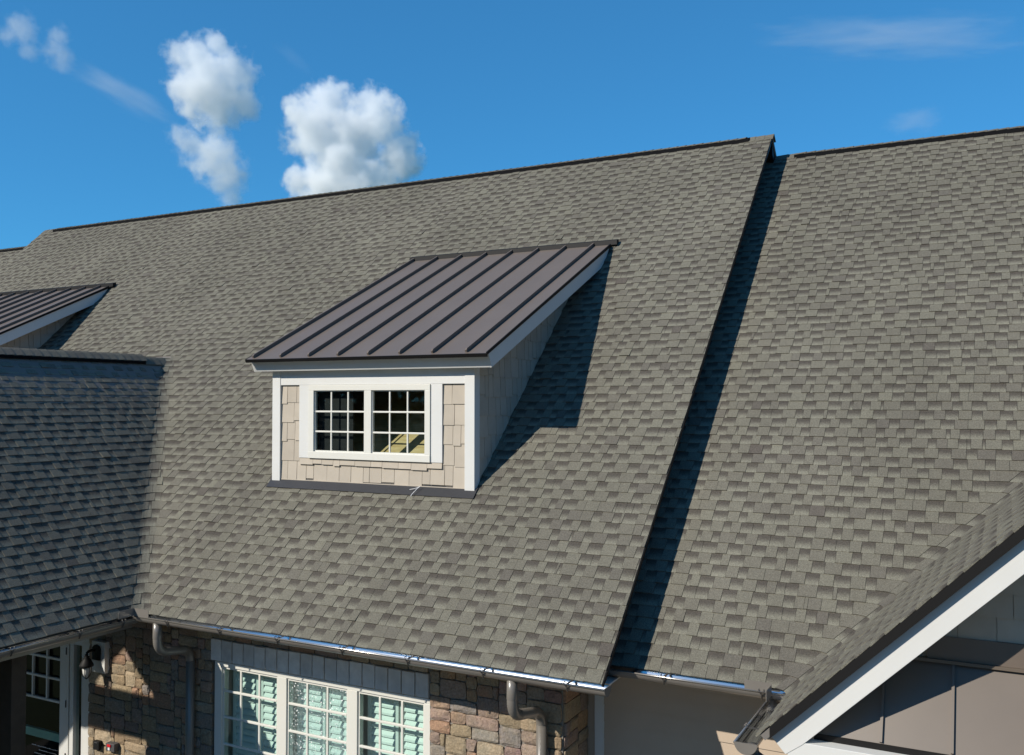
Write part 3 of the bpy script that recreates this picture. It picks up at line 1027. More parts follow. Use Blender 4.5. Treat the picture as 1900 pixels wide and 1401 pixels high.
# ------------------------------------------------------------------ porch frame
mb = MB(); mb.box(-6.68, -6.40, -1.43, -1.25, GROUND, -0.185); mb.build("post", M_WOOD, B_WING, bevel=.006)
mb = MB(); mb.box(-6.62, -6.46, YWF + .02, 0.6, -0.18, -0.03); mb.build("eave_beam", M_WOOD, B_WING)
mb = MB(); mb.box(-12.6, -12.3, -3.3, -3.0, GROUND, -0.185); mb.build("post", M_WOOD, B_WING, bevel=.006)
mb = MB(); mb.box(-8.90, -8.55, -3.20, -2.95, GROUND, 1.16); mb.build("post", M_WOOD, B_WING, bevel=.006)
zt_, yb = 2.33, 1.72
mb = MB()
for s in (1, -1):
    e = (3.3 + .0)
    mb.prism([(XWR, ZWR - .08), (XWR + s * 3.3, ZWR - .08 - 3.3 * PM), (XWR + s * 2.3, zt_ - 2.3 * .97), (XWR, zt_)], 'y', -3.19, -3.12)
mb.build("gable_truss", M_WOOD, B_WING)
mb = MB(); mb.prism([(XWR - 2.05, 1.17), (XWR + 2.05, 1.17), (XWR + 1.5, 1.72), (XWR - 1.5, 1.72)], 'y', -3.18, -3.125); mb.build("tie_beam", M_WOOD, B_WING)
mb = MB(); mb.prism([(-8.54, GROUND), (-6.42, GROUND), (-6.42, 0.20), (-8.54, 1.6)], 'y', -3.17, -3.13); mb.build("added_sun_screen", M_WOOD, B_WING)  # unseen panel added to keep the sun off the porch post
mb = MB(); mb.box(XW - .150, XW - .126, YWF + .02, -0.02, -0.20, -0.10); mb.build("eave_fascia", M_GUT, B_WING)

# ------------------------------------------------------------------ gutters
def gutter_profile(c, z, r=0.085, t=0.003, n=16):
    outer = [(c + r * math.cos(PI + PI * i / n), z + r * math.sin(PI + PI * i / n)) for i in range(n + 1)]
    inner = [(c + (r - t) * math.cos(2 * PI - PI * i / n), z + (r - t) * math.sin(2 * PI - PI * i / n)) for i in range(n + 1)]
    return outer + inner

def gutter(name, label, axis, c, z, a, b, lip_sign, hangers, group="half round gutters along the eaves", caps=()):
    G = tag(empty(name, ((a + b) / 2, c, z) if axis == 'x' else (c, (a + b) / 2, z)), label, "gutter", group)
    mb = MB(); mb.prism(gutter_profile(c, z), axis, a, b)
    mb.build("trough", M_GUT, G, smooth=False)
    mb = MB(); n_ = 20; rr = 0.0805
    arc = [(c + rr * math.cos(PI + PI * i / n_), z + rr * math.sin(PI + PI * i / n_)) for i in range(n_ + 1)]
    arc2 = [(c + (rr - .001) * math.cos(2 * PI - PI * i / n_), z + (rr - .001) * math.sin(2 * PI - PI * i / n_)) for i in range(n_ + 1)]
    mb.prism(arc + arc2, axis, a + .004, b - .004); mb.build("trough_lining", M_LINING, G)
    lip = c + lip_sign * 0.087
    mb = MB()
    pts = [(a, lip, z - .006), (b, lip, z - .006)] if axis == 'x' else [(lip, a, z - .006), (lip, b, z - .006)]
    mb.tube(pts, 0.009, 12); mb.build("rolled_bead", M_BEAD, G, smooth=True)
    for h in hangers:
        mb = MB()
        for dd in (-0.022, 0.022):
            pts = []
            for i in range(9):
                an = PI * i / 8
                o = (lip + 0.0145 * math.cos(an) * 1.0, z + .004 + 0.0145 * math.sin(an))
                pts.append((h + dd, o[0], o[1]) if axis == 'x' else (o[0], h + dd, o[1]))
            mb.tube(pts, 0.0035, 6)
        lo = [(lip + lip_sign * .010, z - .012), (lip + lip_sign * 0.002, z - .035), (lip - lip_sign * .014, z - .066), (lip - lip_sign * .026, z - .078)]
        for dd in (-0.022, 0.022):
            p0 = (h + dd, lip + lip_sign * .013, z - .004) if axis == 'x' else (lip + lip_sign * .013, h + dd, z - .004)
            p1 = (h, lo[1][0], lo[1][1]) if axis == 'x' else (lo[1][0], h, lo[1][1])
            mb.tube([p0, p1], 0.0045, 6)
        mb.tube([(h, q[0], q[1]) if axis == 'x' else (q[0], h, q[1]) for q in lo[1:]], 0.0075, 6)
        # strap over the trough
        if axis == 'x': mb.box(h - .012, h + .012, min(lip, c - lip_sign * .083), max(lip, c - lip_sign * .083), z - .006, z - .002)
        else: mb.box(min(lip, c - lip_sign * .083), max(lip, c - lip_sign * .083), h - .012, h + .012, z - .006, z - .002)
        mb.build("hanger", M_HANG, G)
    for cp in caps:
        poly = [(c + .088 * math.cos(PI + PI * i / 16), z + .088 * math.sin(PI + PI * i / 16)) for i in range(17)]
        mb = MB(); mb.prism(poly, axis, cp - .004, cp + .004); mb.build("end_cap", M_GUT, G)
    return G

ZG = -0.008
G1 = gutter("gutter", "long bronze half-round gutter under the central roof, above the triple window", 'x', -0.064, ZG, XW - .02, 0.072, -1,
            [-5.439, -4.605, -3.75, -2.868, -2.044, -1.177, -0.292], caps=(0.074,))
G2 = gutter("gutter", "shaded bronze gutter along the porch wing eave at lower left", 'y', XW - .030, ZG - .035, YWF + .05, -0.07, 1, [-2.55, -1.70, -0.88, -0.30])
G3 = gutter("gutter", "short bronze gutter under the lower roof, over the shaded beige siding", 'x', YE2 - .064, ze2 - .008, -0.60, 1.66, -1, [0.429, 1.336])
G4 = gutter("gutter", "stub of bronze gutter with half-moon end cap beside the white rake", 'y', GX - .064, GZ - .035, GYF - .11, YE2 - .07, -1, [-0.45], caps=(GYF - .112,))
# splash guards at the inside corners
mb = MB()
mb.box(XW + .066, XW + .31, -0.158, -0.154, -0.010, 0.085); mb.build("splash_guard", M_GUT, G1)
mb = MB(); mb.prism([(-0.148, -0.006), (-0.148, 0.085), (-0.36, 0.085), (-0.38, 0.065), (-0.38, -0.006)], 'x', XW + .062, XW + .066)
mb.build("splash_guard", M_GUT, G2)
mb = MB(); mb.box(1.185, 1.425, YE2 - .156, YE2 - .152, ze2 - .01, ze2 + .075); mb.build("splash_guard", M_GUT, G3)
mb = MB(); mb.box(1.421, 1.425, YE2 - .36, YE2 - .157, GZ - .06, GZ + .06); mb.build("splash_guard", M_GUT, G4)

# ------------------------------------------------------------------ downspouts
def smooth_path(ctrl, rad, n=9):
    """polyline with rounded corners"""
    ctrl = [Vector(p) for p in ctrl]
    out, bend = [ctrl[0]], [0]
    for i in range(1, len(ctrl) - 1):
        a, b, c = ctrl[i - 1], ctrl[i], ctrl[i + 1]
        d1, d2 = (a - b).normalized(), (c - b).normalized()
        r = min(rad, (a - b).length * .48, (c - b).length * .48)
        p0, p2 = b + d1 * r, b + d2 * r
        for k in range(n + 1):
            t = k / n
            out.append((1 - t) ** 2 * p0 + 2 * t * (1 - t) * b + t * t * p2); bend.append(1)
    out.append(ctrl[-1]); bend.append(0)
    return out, bend

def downspout(label, ctrl):
    D = tag(empty("downspout", (ctrl[-1][0], ctrl[-1][1], ctrl[-1][2])), label, "downspout", "round bronze downspouts on the stone wall")
    path, bend = smooth_path(ctrl, 0.16, 26)
    rad = [0.051 + (0.0028 * (1 if k % 2 else -1) if b else 0) for k, b in enumerate(bend)]
    cut = max(k for k, b in enumerate(bend) if b)
    mb = MB(); mb.tube(path[:cut + 1], rad[:cut + 1], 20); mb.build("elbow", M_GUT, D, smooth=True)
    mb = MB(); mb.tube([path[cut] + Vector((0, 0, .02)), path[-1]], 0.0535, 20); mb.build("pipe", M_GUT, D, smooth=True)
    return D
downspout("bronze downspout left of the triple window, wholly in shade", [(-5.69, -0.066, -0.06), (-5.69, -0.066, -0.42), (-5.825, 0.575, -0.56), (-5.825, 0.575, -3.2)])
downspout("bronze downspout at the right stone corner, lower half in sun", [(-0.90, -0.066, -0.06), (-0.90, -0.066, -0.42), (-0.905, 0.575, -0.56), (-0.905, 0.575, -3.2)])
D3 = tag(empty("gutter_outlet", (GX - .03, GYF + .02, -.4)), "corrugated elbow hanging below the gutter stub by the white rake", "downspout")
path, bend = smooth_path([(GX - .05, GYF + .05, -.08), (GX - .05, GYF + .05, -.16), (GX + .22, GYF + .12, -.34), (GX + .40, GYF + .16, -.62)], .2, 22)
mb = MB(); mb.tube(path, [0.046 + (.003 if k % 2 else -.003) for k in range(len(path))], 18); mb.build("elbow", M_GUT, D3, smooth=True)

# ------------------------------------------------------------------ right block wall
P_SID = MB().box(-0.72, 5.5, WY2 + .02, WY2 + .2, GROUND, 0.3).build("siding_wall", M_BEIGE, B_RIGHT)
zz = -2.60
while zz < -0.32:
    mb = MB(); mb.hexa([(-0.52, WY2 - .006, zz), (3.0, WY2 - .006, zz), (3.0, WY2 + .018, zz), (-0.52, WY2 + .018, zz),
                        (-0.52, WY2 + .010, zz + .205), (3.0, WY2 + .010, zz + .205), (3.0, WY2 + .018, zz + .205), (-0.52, WY2 + .018, zz + .205)])
    mb.build("siding_board", M_BEIGE, P_SID)
    zz += 0.178
mb = MB(); mb.box(-0.625, -0.521, WY2 - .014, WY2 + .02, GROUND, -0.15); mb.build("corner_trim", M_WHITE, B_RIGHT, bevel=.003)
mb = MB(); mb.box(-0.52, 3.0, WY2 - .012, WY2 + .02, -0.35, -0.15); mb.build("frieze_board", M_BEIGE, B_RIGHT)

# ------------------------------------------------------------------ gable wing front
def gline(x, d): return GZ + (x - GX) * PM - d
def gable_strip(mb, x0, x1, d0, d1, y0, y1):
    mb.hexa([(x0, y0, gline(x0, d1)), (x1, y0, gline(x1, d1)), (x1, y1, gline(x1, d1)), (x0, y1, gline(x0, d1)),
             (x0, y0, gline(x0, d0)), (x1, y0, gline(x1, d0)), (x1, y1, gline(x1, d0)), (x0, y1, gline(x0, d0))])
mb = MB(); gable_strip(mb, GX + .09, gx1, 0.006, 0.098, GYF + .003, GYF + .063); mb.build("rake_drip_edge", M_BRONZE_T, B_GABLE)
mb = MB()
x0, x1 = GX + .12, gx1
mb.prism([(x0 - .03, gline(x0 - .03, .099)), (x1, gline(x1, .099)), (x1, gline(x1, .345)), (x0 + .20, gline(x0 + .20, .345)), (x0 + .075, gline(x0, .136) - .11)], 'y', GYF + .064, GYF + .112)
mb.build("rake_board", M_WHITE, B_GABLE, bevel=.003)
mb = MB(); gable_strip(mb, GX + .30, gx1, 0.30, 0.345, GYF + .113, -0.161); mb.build("rake_soffit", M_WHITE, B_GABLE)
mb = MB(); mb.box(GX + .21, 9, GYF + .068, -0.503, -0.33, -0.013); mb.build("return_fascia", M_WHITE, B_GABLE, bevel=.003)
mb = MB(); mb.box(GX + .3, 9, -0.39, -0.2, GROUND, 4); 
mb = MB(); mb.prism([(GX + .35, -.35), (9, -.35), (9, gline(gx1, .4) - (9 - gx1) * PM), (gx1, gline(gx1, .4)), (GX + .35, gline(GX + .35, .36))], 'y', -0.160, -0.03)
P_GW = mb.build("gable_wall", M_TAN, B_GABLE)
gr = random.Random(8)
zz = 0.807
while zz < 3.0:
    x = 2.2 - gr.uniform(0, .2)
    while x < 5.6:
        w_ = gr.uniform(.14, .26)
        if gline(x + w_ / 2, .36) > zz + .02:
            mb = MB(); j = gr.uniform(-.004, .004)
            mb.hexa([(x + .002, -0.183, zz + j), (x + w_ - .002, -0.183, zz + j), (x + w_ - .002, -0.162, zz + j), (x + .002, -0.162, zz + j),
                     (x + .002, -0.171, zz + .2), (x + w_ - .002, -0.171, zz + .2), (x + w_ - .002, -0.162, zz + .2), (x + .002, -0.162, zz + .2)])
            mb.build("siding_shake", M_TAN, P_GW)
        x += w_
    zz += 0.175
# brown metal skirt roof
px0 = 1.952
def pent(t, lift=0.0):       # t 0 at front edge, 1 at wall
    y, z_ = -0.507 + t * 0.330, 0.030 + t * 0.575
    n = Vector((0, -0.575, 0.330)).normalized()
    return (y + n.y * lift, z_ + n.z * lift)
mb = MB(); a0, a1, b0, b1 = pent(0, 0), pent(1, 0), pent(0, -.02), pent(1, -.02)
def pxl(zz): return max(px0, GX + (zz + .30 - GZ) / PM)
mb.hexa([(px0, b0[0], b0[1]), (9.0, b0[0], b0[1]), (9.0, b1[0], b1[1]), (pxl(b1[1]), b1[0], b1[1]),
         (px0, a0[0], a0[1]), (9.0, a0[0], a0[1]), (9.0, a1[0], a1[1]), (pxl(a1[1]), a1[0], a1[1])])
P_PENT = mb.build("metal_skirt", M_PENT, B_GABLE)
for i in range(8):
    x = 2.430 + i * .479
    mb = MB(); q0, q1, q2, q3 = pent(.015, -.001), pent(1.0, -.001), pent(1.0, .026), pent(.015, .026)
    te = min(1.0, max(0.2, (GZ + (x - GX) * PM - .33 - .030) / .575))
    q1, q2 = pent(te, -.001), pent(te, .026)
    mb.prism([q0, q1, q2, q3], 'x', x - .010, x + .010); mb.build("standing_seam", M_PENT, P_PENT)
mb = MB(); mb.box(px0, 9, -0.519, -0.504, -0.011, 0.033); mb.build("skirt_drip_edge", M_BRONZE_T, B_GABLE)
mb = MB(); mb.box(2.52, 9, -0.217, -0.161, 0.607, 0.631); mb.build("skirt_flashing", M_PENT, B_GABLE)
mb = MB(); mb.box(2.73, 9, -0.197, -0.161, 0.632, 0.805); mb.build("skirt_frieze", M_BRONZE, B_GABLE)

# ------------------------------------------------------------------ dormer
DM = 0.475
DPH = math.atan(DM)
def dz_roof(y): return 3.118 + DM * (y - 1.30)
DR = tag(empty("dormer", (-3.826, 1.57, 1.497)), "tan shake dormer with metal shed roof and twin windows, nearest the camera", "dormer", "shed dormers on the long roof")
x0, x1, y0 = D1['x0'], D1['x1'], D1['y0']
zb = y0 * PM
# front wall backing with window opening
wx0, wx1, wz0, wz1 = -4.745, -2.905, 1.85, 2.745
mb = MB()
mb.box(x0 + .05, wx0, y0 + .02, y0 + .10, zb - .2, 2.95); mb.box(wx1, x1 - .05, y0 + .02, y0 + .10, zb - .2, 2.95)
mb.box(wx0, wx1, y0 + .02, y0 + .10, zb - .2, wz0); mb.box(wx0, wx1, y0 + .02, y0 + .10, wz1, 2.95)
P_DF = mb.build("front_wall", M_TAN, DR)
dr = random.Random(21)
def shake_front(xa, xb, za, zb_, proud=0.0):
    if xb - xa < .01: return
    mb = MB(); yb_ = y0 + .0185
    t = .016 + proud
    mb.hexa([(xa + .003, yb_ - t, za), (xb - .003, yb_ - t, za), (xb - .003, yb_, za), (xa + .003, yb_, za),
             (xa + .003, yb_ - .006, zb_), (xb - .003, yb_ - .006, zb_), (xb - .003, yb_, zb_), (xa + .003, yb_, zb_)])
    mb.build("siding_shake", M_TAN, P_DF)
rows = [1.545, 1.80, 2.05, 2.30, 2.55]
for ri, zr in enumerate(rows):
    spans = [(-5.254, -2.398)] if ri == 0 else [(-5.254, -4.936), (-2.714, -2.398)]
    ztop = zr + .27 if ri else 1.822
    for (sa, sb) in spans:
        x = sa
        while x < sb - .02:
            w_ = dr.uniform(.09, .23)
            if sb - (x + w_) < .06: w_ = sb - x
            shake_front(x, min(x + w_, sb), zr - dr.choice((0.0, .028, .014, .032)) + .012, min(ztop, 2.77), dr.uniform(-.002, .004))
            x += w_
x = -4.93
while x < -2.72:                       # short pieces right under the sill
    w_ = dr.uniform(.10, .27); e = min(x + w_, -2.72)
    mb = MB(); zl = dr.uniform(1.725, 1.755)
    mb.hexa([(x + .002, y0 - .014, zl), (e - .002, y0 - .014, zl), (e - .002, y0 + .004, zl), (x + .002, y0 + .004, zl),
             (x + .002, y0 - .006, 1.821), (e - .002, y0 - .006, 1.821), (e - .002, y0 + .004, 1.821), (x + .002, y0 + .004, 1.821)])
    mb.build("siding_shake", M_TAN, P_DF); x += w_
mb = MB(); mb.box(-5.254, -2.398, y0 - .004, y0 + .0185, 1.512, 1.535); mb.build("starter_strip", M_TAN, DR)
# corner boards (front face and side return)
for (a, b, s) in ((x0, -5.2545, -1), (-2.3975, x1, 1)):
    mb = MB(); mb.box(a, b, y0 - .022, y0 + .03, zb + .012, 2.985); mb.build("corner_board", M_WHITE, DR, bevel=.003)
    xs = (b - .0, b + .0)
    mb = MB()
    e0, e1 = (x1 - .028, x1 - .002) if s > 0 else (x0 + .002, x0 + .028)
    mb.hexa([(e0, y0 + .0305, zb + .03), (e1, y0 + .0305, zb + .03), (e1, y0 + .105, (y0 + .105) * PM + .015), (e0, y0 + .105, (y0 + .105) * PM + .015),
             (e0, y0 + .0305, 2.96), (e1, y0 + .0305, 2.96), (e1, y0 + .105, 2.97), (e0, y0 + .105, 2.97)])
    mb.build("corner_board_return", M_WHITE, DR)
mb = MB(); mb.box(-5.254, -2.398, y0 - .014, y0 + .018, 2.776, 2.985); mb.build("frieze_board", M_WHITE, DR, bevel=.003)
mb = MB(); mb.box(-4.934, -4.770, y0 - .014, y0 + .018, 1.824, 2.7745); mb.build("side_casing", M_WHITE, DR, bevel=.003)
mb = MB(); mb.box(-2.880, -2.716, y0 - .014, y0 + .018, 1.824, 2.7745); mb.build("side_casing", M_WHITE, DR, bevel=.003)
# twin window
mb = MB()
mb.box(-4.769, -2.881, y0 - .030, y0 + .05, 2.702, 2.7735); mb.box(-4.769, -2.881, y0 - .034, y0 + .05, 1.824, 1.912)
mb.box(-4.769, -4.682, y0 - .030, y0 + .05, 1.912, 2.702); mb.box(-2.960, -2.881, y0 - .030, y0 + .05, 1.912, 2.702)
mb.box(-3.872, -3.762, y0 - .026, y0 + .05, 1.912, 2.702)
P_DW = mb.build("twin_window", M_CREAM, DR, bevel=.004)
for (a, b) in ((-4.682, -3.872), (-3.762, -2.960)):
    for (p, q, r_, s_) in ((a, a + .018, 1.912, 2.702), (b - .018, b, 1.912, 2.702)):
        pass
    mb = MB(); mb.box(a, b, y0 - .006, y0 + .03, 2.690, 2.7015); mb.box(a, b, y0 - .006, y0 + .03, 1.9125, 1.928); mb.box(a, a + .014, y0 - .006, y0 + .03, 1.928, 2.690); mb.box(b - .014, b, y0 - .006, y0 + .03, 1.928, 2.690)
    mb.build("sash", M_CREAM, P_DW)
    w3 = (b - a) / 3
    for i in (1, 2):
        mb = MB(); mb.box(a + i * w3 - .011, a + i * w3 + .011, y0 - .004, y0 + .014, 1.928, 2.690); mb.build("muntin", M_CREAM, P_DW, bevel=.004)
    for zz in (2.172, 2.431):
        mb = MB(); mb.box(a + .014, b - .014, y0 - .006, y0 + .016, zz - .011, zz + .011); mb.build("muntin", M_CREAM, P_DW, bevel=.004)
    mb = MB(); mb.add([(a, y0 + .010, 1.915), (b, y0 + .010, 1.915), (b, y0 + .010, 2.70), (a, y0 + .010, 2.70)], [(0, 1, 2, 3)])
    mb.build("pane", M_GLASS_D, P_DW, fix=False)
# side walls with shakes
def side_wall(xp, s):
    mb = MB()
    yl = [y0 + .06, 4.45]
    pts = [(y0 + .06, (y0 + .06) * PM - .05), (4.35, 4.35 * PM - .05), (4.35, dz_roof(4.35) - .19), (y0 + .06, dz_roof(y0 + .06) - .19)]
    mb.prism(pts, 'x', xp - s * .06, xp - s * .016)
    P = mb.build("side_wall", M_TAN, DR)
    sr = random.Random(31 + s)
    zr = zb - .10
    while zr < 4.2:
        y = y0 + .107 - 0.0
        first = True
        while y < 4.4:
            w_ = sr.uniform(.09, .22)
            zl = zr + sr.choice((0, .028, .014, -.006))
            zt = zr + .27
            ya, yb_ = y + .004, y + w_ - .004
            # clip by the main roof below and the dormer soffit above
            lo_a, lo_b = max(zl, ya * PM + .012), max(zl, yb_ * PM + .012)
            hi_a, hi_b = min(zt, dz_roof(ya) - .17), min(zt, dz_roof(yb_) - .17)
            if hi_a - lo_a > .01 and hi_b - lo_b > -.02:
                hi_b = max(hi_b, lo_b + .001)
                o_, i_ = xp - s * .0, xp - s * .0155
                ob, ot = o_, xp - s * .009
                mb = MB()
                mb.hexa([(ob, ya, lo_a), (ob, yb_, lo_b), (i_, yb_, lo_b), (i_, ya, lo_a), (ot, ya, hi_a), (ot, yb_, hi_b), (i_, yb_, hi_b), (i_, ya, hi_a)])
                mb.build("siding_shake", M_TAN, P)
            y += w_
        zr += 0.245
side_wall(x1, 1); side_wall(x0, -1)
# metal shed roof
mx0, mx1 = -5.625, -1.965
yf, yt = 1.300, 5.185
nD = Vector((0, -math.sin(DPH), math.cos(DPH)))
def rp(y, d): return (y + nD.y * -d, dz_roof(y) + nD.z * -d)      # d = depth below the sheet
mb = MB(); mb.prism([rp(yf, .022), rp(yt, .022), rp(yt, 0), rp(yf, 0)], 'x', mx0, mx1)
P_MR = mb.build("metal_roof", M_BRONZE, DR)
for i in range(8):
    x = -5.528 + i * .4688
    mb = MB(); mb.prism([rp(yf + .03, .001), rp(yt - .05, .001), rp(yt - .05, -.046), rp(yf + .055, -.046), rp(yf + .028, -.032)], 'x', x - .011, x + .011)
    mb.build("standing_seam", M_BRONZE, P_MR)
mb = MB(); mb.prism([rp(yf, .0225), rp(yt - .1, .0225), rp(yt - .1, -.022), rp(yf, -.012)], 'x', mx1 + .0005, mx1 + .012); mb.build("edge_trim", M_BRONZE_T, P_MR)
mb = MB(); mb.prism([rp(yf, .0225), rp(yt - .1, .0225), rp(yt - .1, -.004), rp(yf, -.004)], 'x', mx0 - .012, mx0 - .0005); mb.build("edge_trim", M_BRONZE_T, P_MR)
mb = MB(); mb.prism([rp(yf, .042), rp(yf - .012, .042), rp(yf - .012, 0.0), rp(yf, 0.0)], 'x', mx0 - .012, mx1 + .012); mb.build("front_drip_edge", M_BRONZE_T, DR)
mb = MB(); mb.prism([rp(yt - .085, -.0005), rp(yt + .0, -.0005), rp(yt + .015, -.050), rp(yt - .055, -.060)], 'x', mx0 + .01, mx1 + .10); mb.build("head_flashing", M_BRONZE_T, DR)
# fascias
mb = MB(); mb.prism([rp(yf + .052, .0235), rp(yf + .080, .0235), rp(yf + .080, .205), rp(yf + .052, .205)], 'x', mx0 + .04, mx1 - .03); mb.build("front_fascia", M_WHITE, DR, bevel=.003)
for xa, xb in ((mx1 - .0295, mx1 - .004), (mx0 + .012, mx0 + .0395)):
    mb = MB(); mb.prism([rp(yf + .052, .0235), rp(yt - .12, .0235), rp(yt - .46, .205), rp(yf + .052, .205)], 'x', xa, xb); mb.build("side_fascia", M_WHITE, DR)
mb = MB(); mb.prism([rp(yf + .081, .175), rp(4.30, .175), rp(4.30, .190), rp(yf + .081, .190)], 'x', mx0 + .04, mx1 - .03); mb.build("soffit", M_WHITE, DR)
# apron flashing along the foot
mb = MB()
def ap(y, l): return (y - SPH * l, y * PM + CPH * l)
mb.prism([ap(1.485, .012), ap(1.60, .018), ap(1.60, .024), ap(1.485, .020)], 'x', -5.42, -2.235); mb.build("apron_flashing", M_FLASH, DR)
# attic room
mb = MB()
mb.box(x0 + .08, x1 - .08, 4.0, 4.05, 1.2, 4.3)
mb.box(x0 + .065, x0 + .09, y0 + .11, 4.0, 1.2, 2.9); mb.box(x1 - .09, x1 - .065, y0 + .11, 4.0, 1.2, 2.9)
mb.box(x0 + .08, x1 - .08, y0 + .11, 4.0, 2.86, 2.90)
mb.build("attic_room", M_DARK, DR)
mb = MB(); plane_piece(mb, x0 + .092, x1 - .092, y0 + .105, 3.0, 0.0, 0.0, .02); mb.build("attic_sheathing", M_PLY, DR)
mb = MB(); mb.box(-4.70, -4.14, y0 + .102, y0 + .112, 1.80, 2.76); mb.build("added_sun_blocker", M_DARK, DR)  # added board, stops sun through the left panes from lighting the sheathing

DR2 = copy_tree(DR, Vector((D2OFF, 0, 0)))
DR2["label"] = "farther shed dormer at the left edge, mostly hidden behind the porch ridge"

# ------------------------------------------------------------------ wall lantern and call buttons
LN = tag(empty("wall_lantern", (-7.55, WY - .05, -1.1)), "black wall lantern with frosted globe on a white board by the door", "lantern")
ly = WY - .085
mb = MB(); mb.box(-7.70, -7.44, ly, WY + .01, -1.095, -0.680); mb.build("mounting_board", M_WHITE, LN, bevel=.004)
mb = MB()
poly = [(-7.665 + .0, -0.925), (-7.515, -0.925), (-7.515, -0.775)] + [(-7.59 + .075 * math.cos(t), -0.775 + .055 * math.sin(t)) for t in [PI * k / 8 for k in range(1, 8)]] + [(-7.665, -0.775)]
mb.prism(poly, 'y', ly - .025, ly - .001); mb.build("back_plate", M_BLACK, LN, bevel=.004)
cx_, cy_ = -7.62, ly - .14
mb = MB(); mb.tube([(cx_, ly - .02, -0.80), (cx_, ly - .06, -0.785), (cx_, ly - .11, -0.790), (cx_, cy_, -0.81)], .018, 10); mb.build("arm", M_BLACK, LN, smooth=True)
mb = MB(); mb.lathe([(.010, .185), (.024, .175), (.018, .16), (.038, .145), (.034, .13), (.056, .10), (.088, .045), (.092, .022), (.080, .012)], (cx_, cy_, -1.0), 22); mb.build("hood", M_BLACK, LN, smooth=True)
mb = MB(); mb.lathe([(.050, .014), (.052, -.02), (.047, -.07), (.034, -.105), (.014, -.128), (.003, -.132)], (cx_, cy_, -1.0), 20); mb.build("globe", M_FROST, LN, smooth=True)
for k in range(6):
    a = 2 * PI * k / 6
    mb = MB(); mb.tube([(cx_ + r * math.cos(a), cy_ + r * math.sin(a), -1.0 + z_) for r, z_ in ((.060, .016), (.061, -.02), (.055, -.075), (.041, -.112), (.018, -.140), (0.0, -.150))], .0045, 6)
    mb.build("cage_rib", M_BLACK, LN)
bx = tag(empty("button_box", (-7.315, WY - .05, -2.11)), "small grey wall box with a red button, low on the stone wall", "button")
mb = MB(); mb.box(-7.40, -7.235, WY - .085, WY + .0, -2.105, -2.000); mb.build("housing", M_GREYP, bx, bevel=.006)
mb = MB(); mb.box(-7.365, -7.295, WY - .098, WY - .086, -2.045, -2.012); mb.build("red_button", M_RED, bx, bevel=.003)
mb = MB(); mb.box(-7.350, -7.315, WY - .094, WY - .0855, -2.088, -2.055); mb.build("label_plate", M_WTXT, bx)
bp = tag(empty("card_reader", (-7.62, WY - .04, -2.15)), "flat black reader plate on the stone wall beside the red button", "reader")
mb = MB(); mb.box(-7.68, -7.565, WY - .065, WY + .0, -2.145, -2.028); mb.build("reader_face", M_BLACK, bp, bevel=.005)
mb = MB(); mb.box(-7.65, -7.595, WY - .069, WY - .0655, -2.05, -2.04); mb.build("reader_light", M_GREYP, bp)
# scrap of white string on the apron flashing
st = MB(); p0 = Vector((-3.03, 1.50, 1.478))
st.tube([p0 + Vector(q) for q in ((.03, .02, .06), (.0, -.01, .03), (-.02, -.03, .0), (-.045, -.055, -.035), (-.05, -.075, -.06))], .0035, 6)
st.tube([p0 + Vector(q) for q in ((.02, .01, .05), (-.05, -.005, .025), (-.11, -.01, .015))], .003, 6)
tag(st.build("string_scrap", M_WTXT), "scrap of white string caught on the dormer's foot flashing", "string")

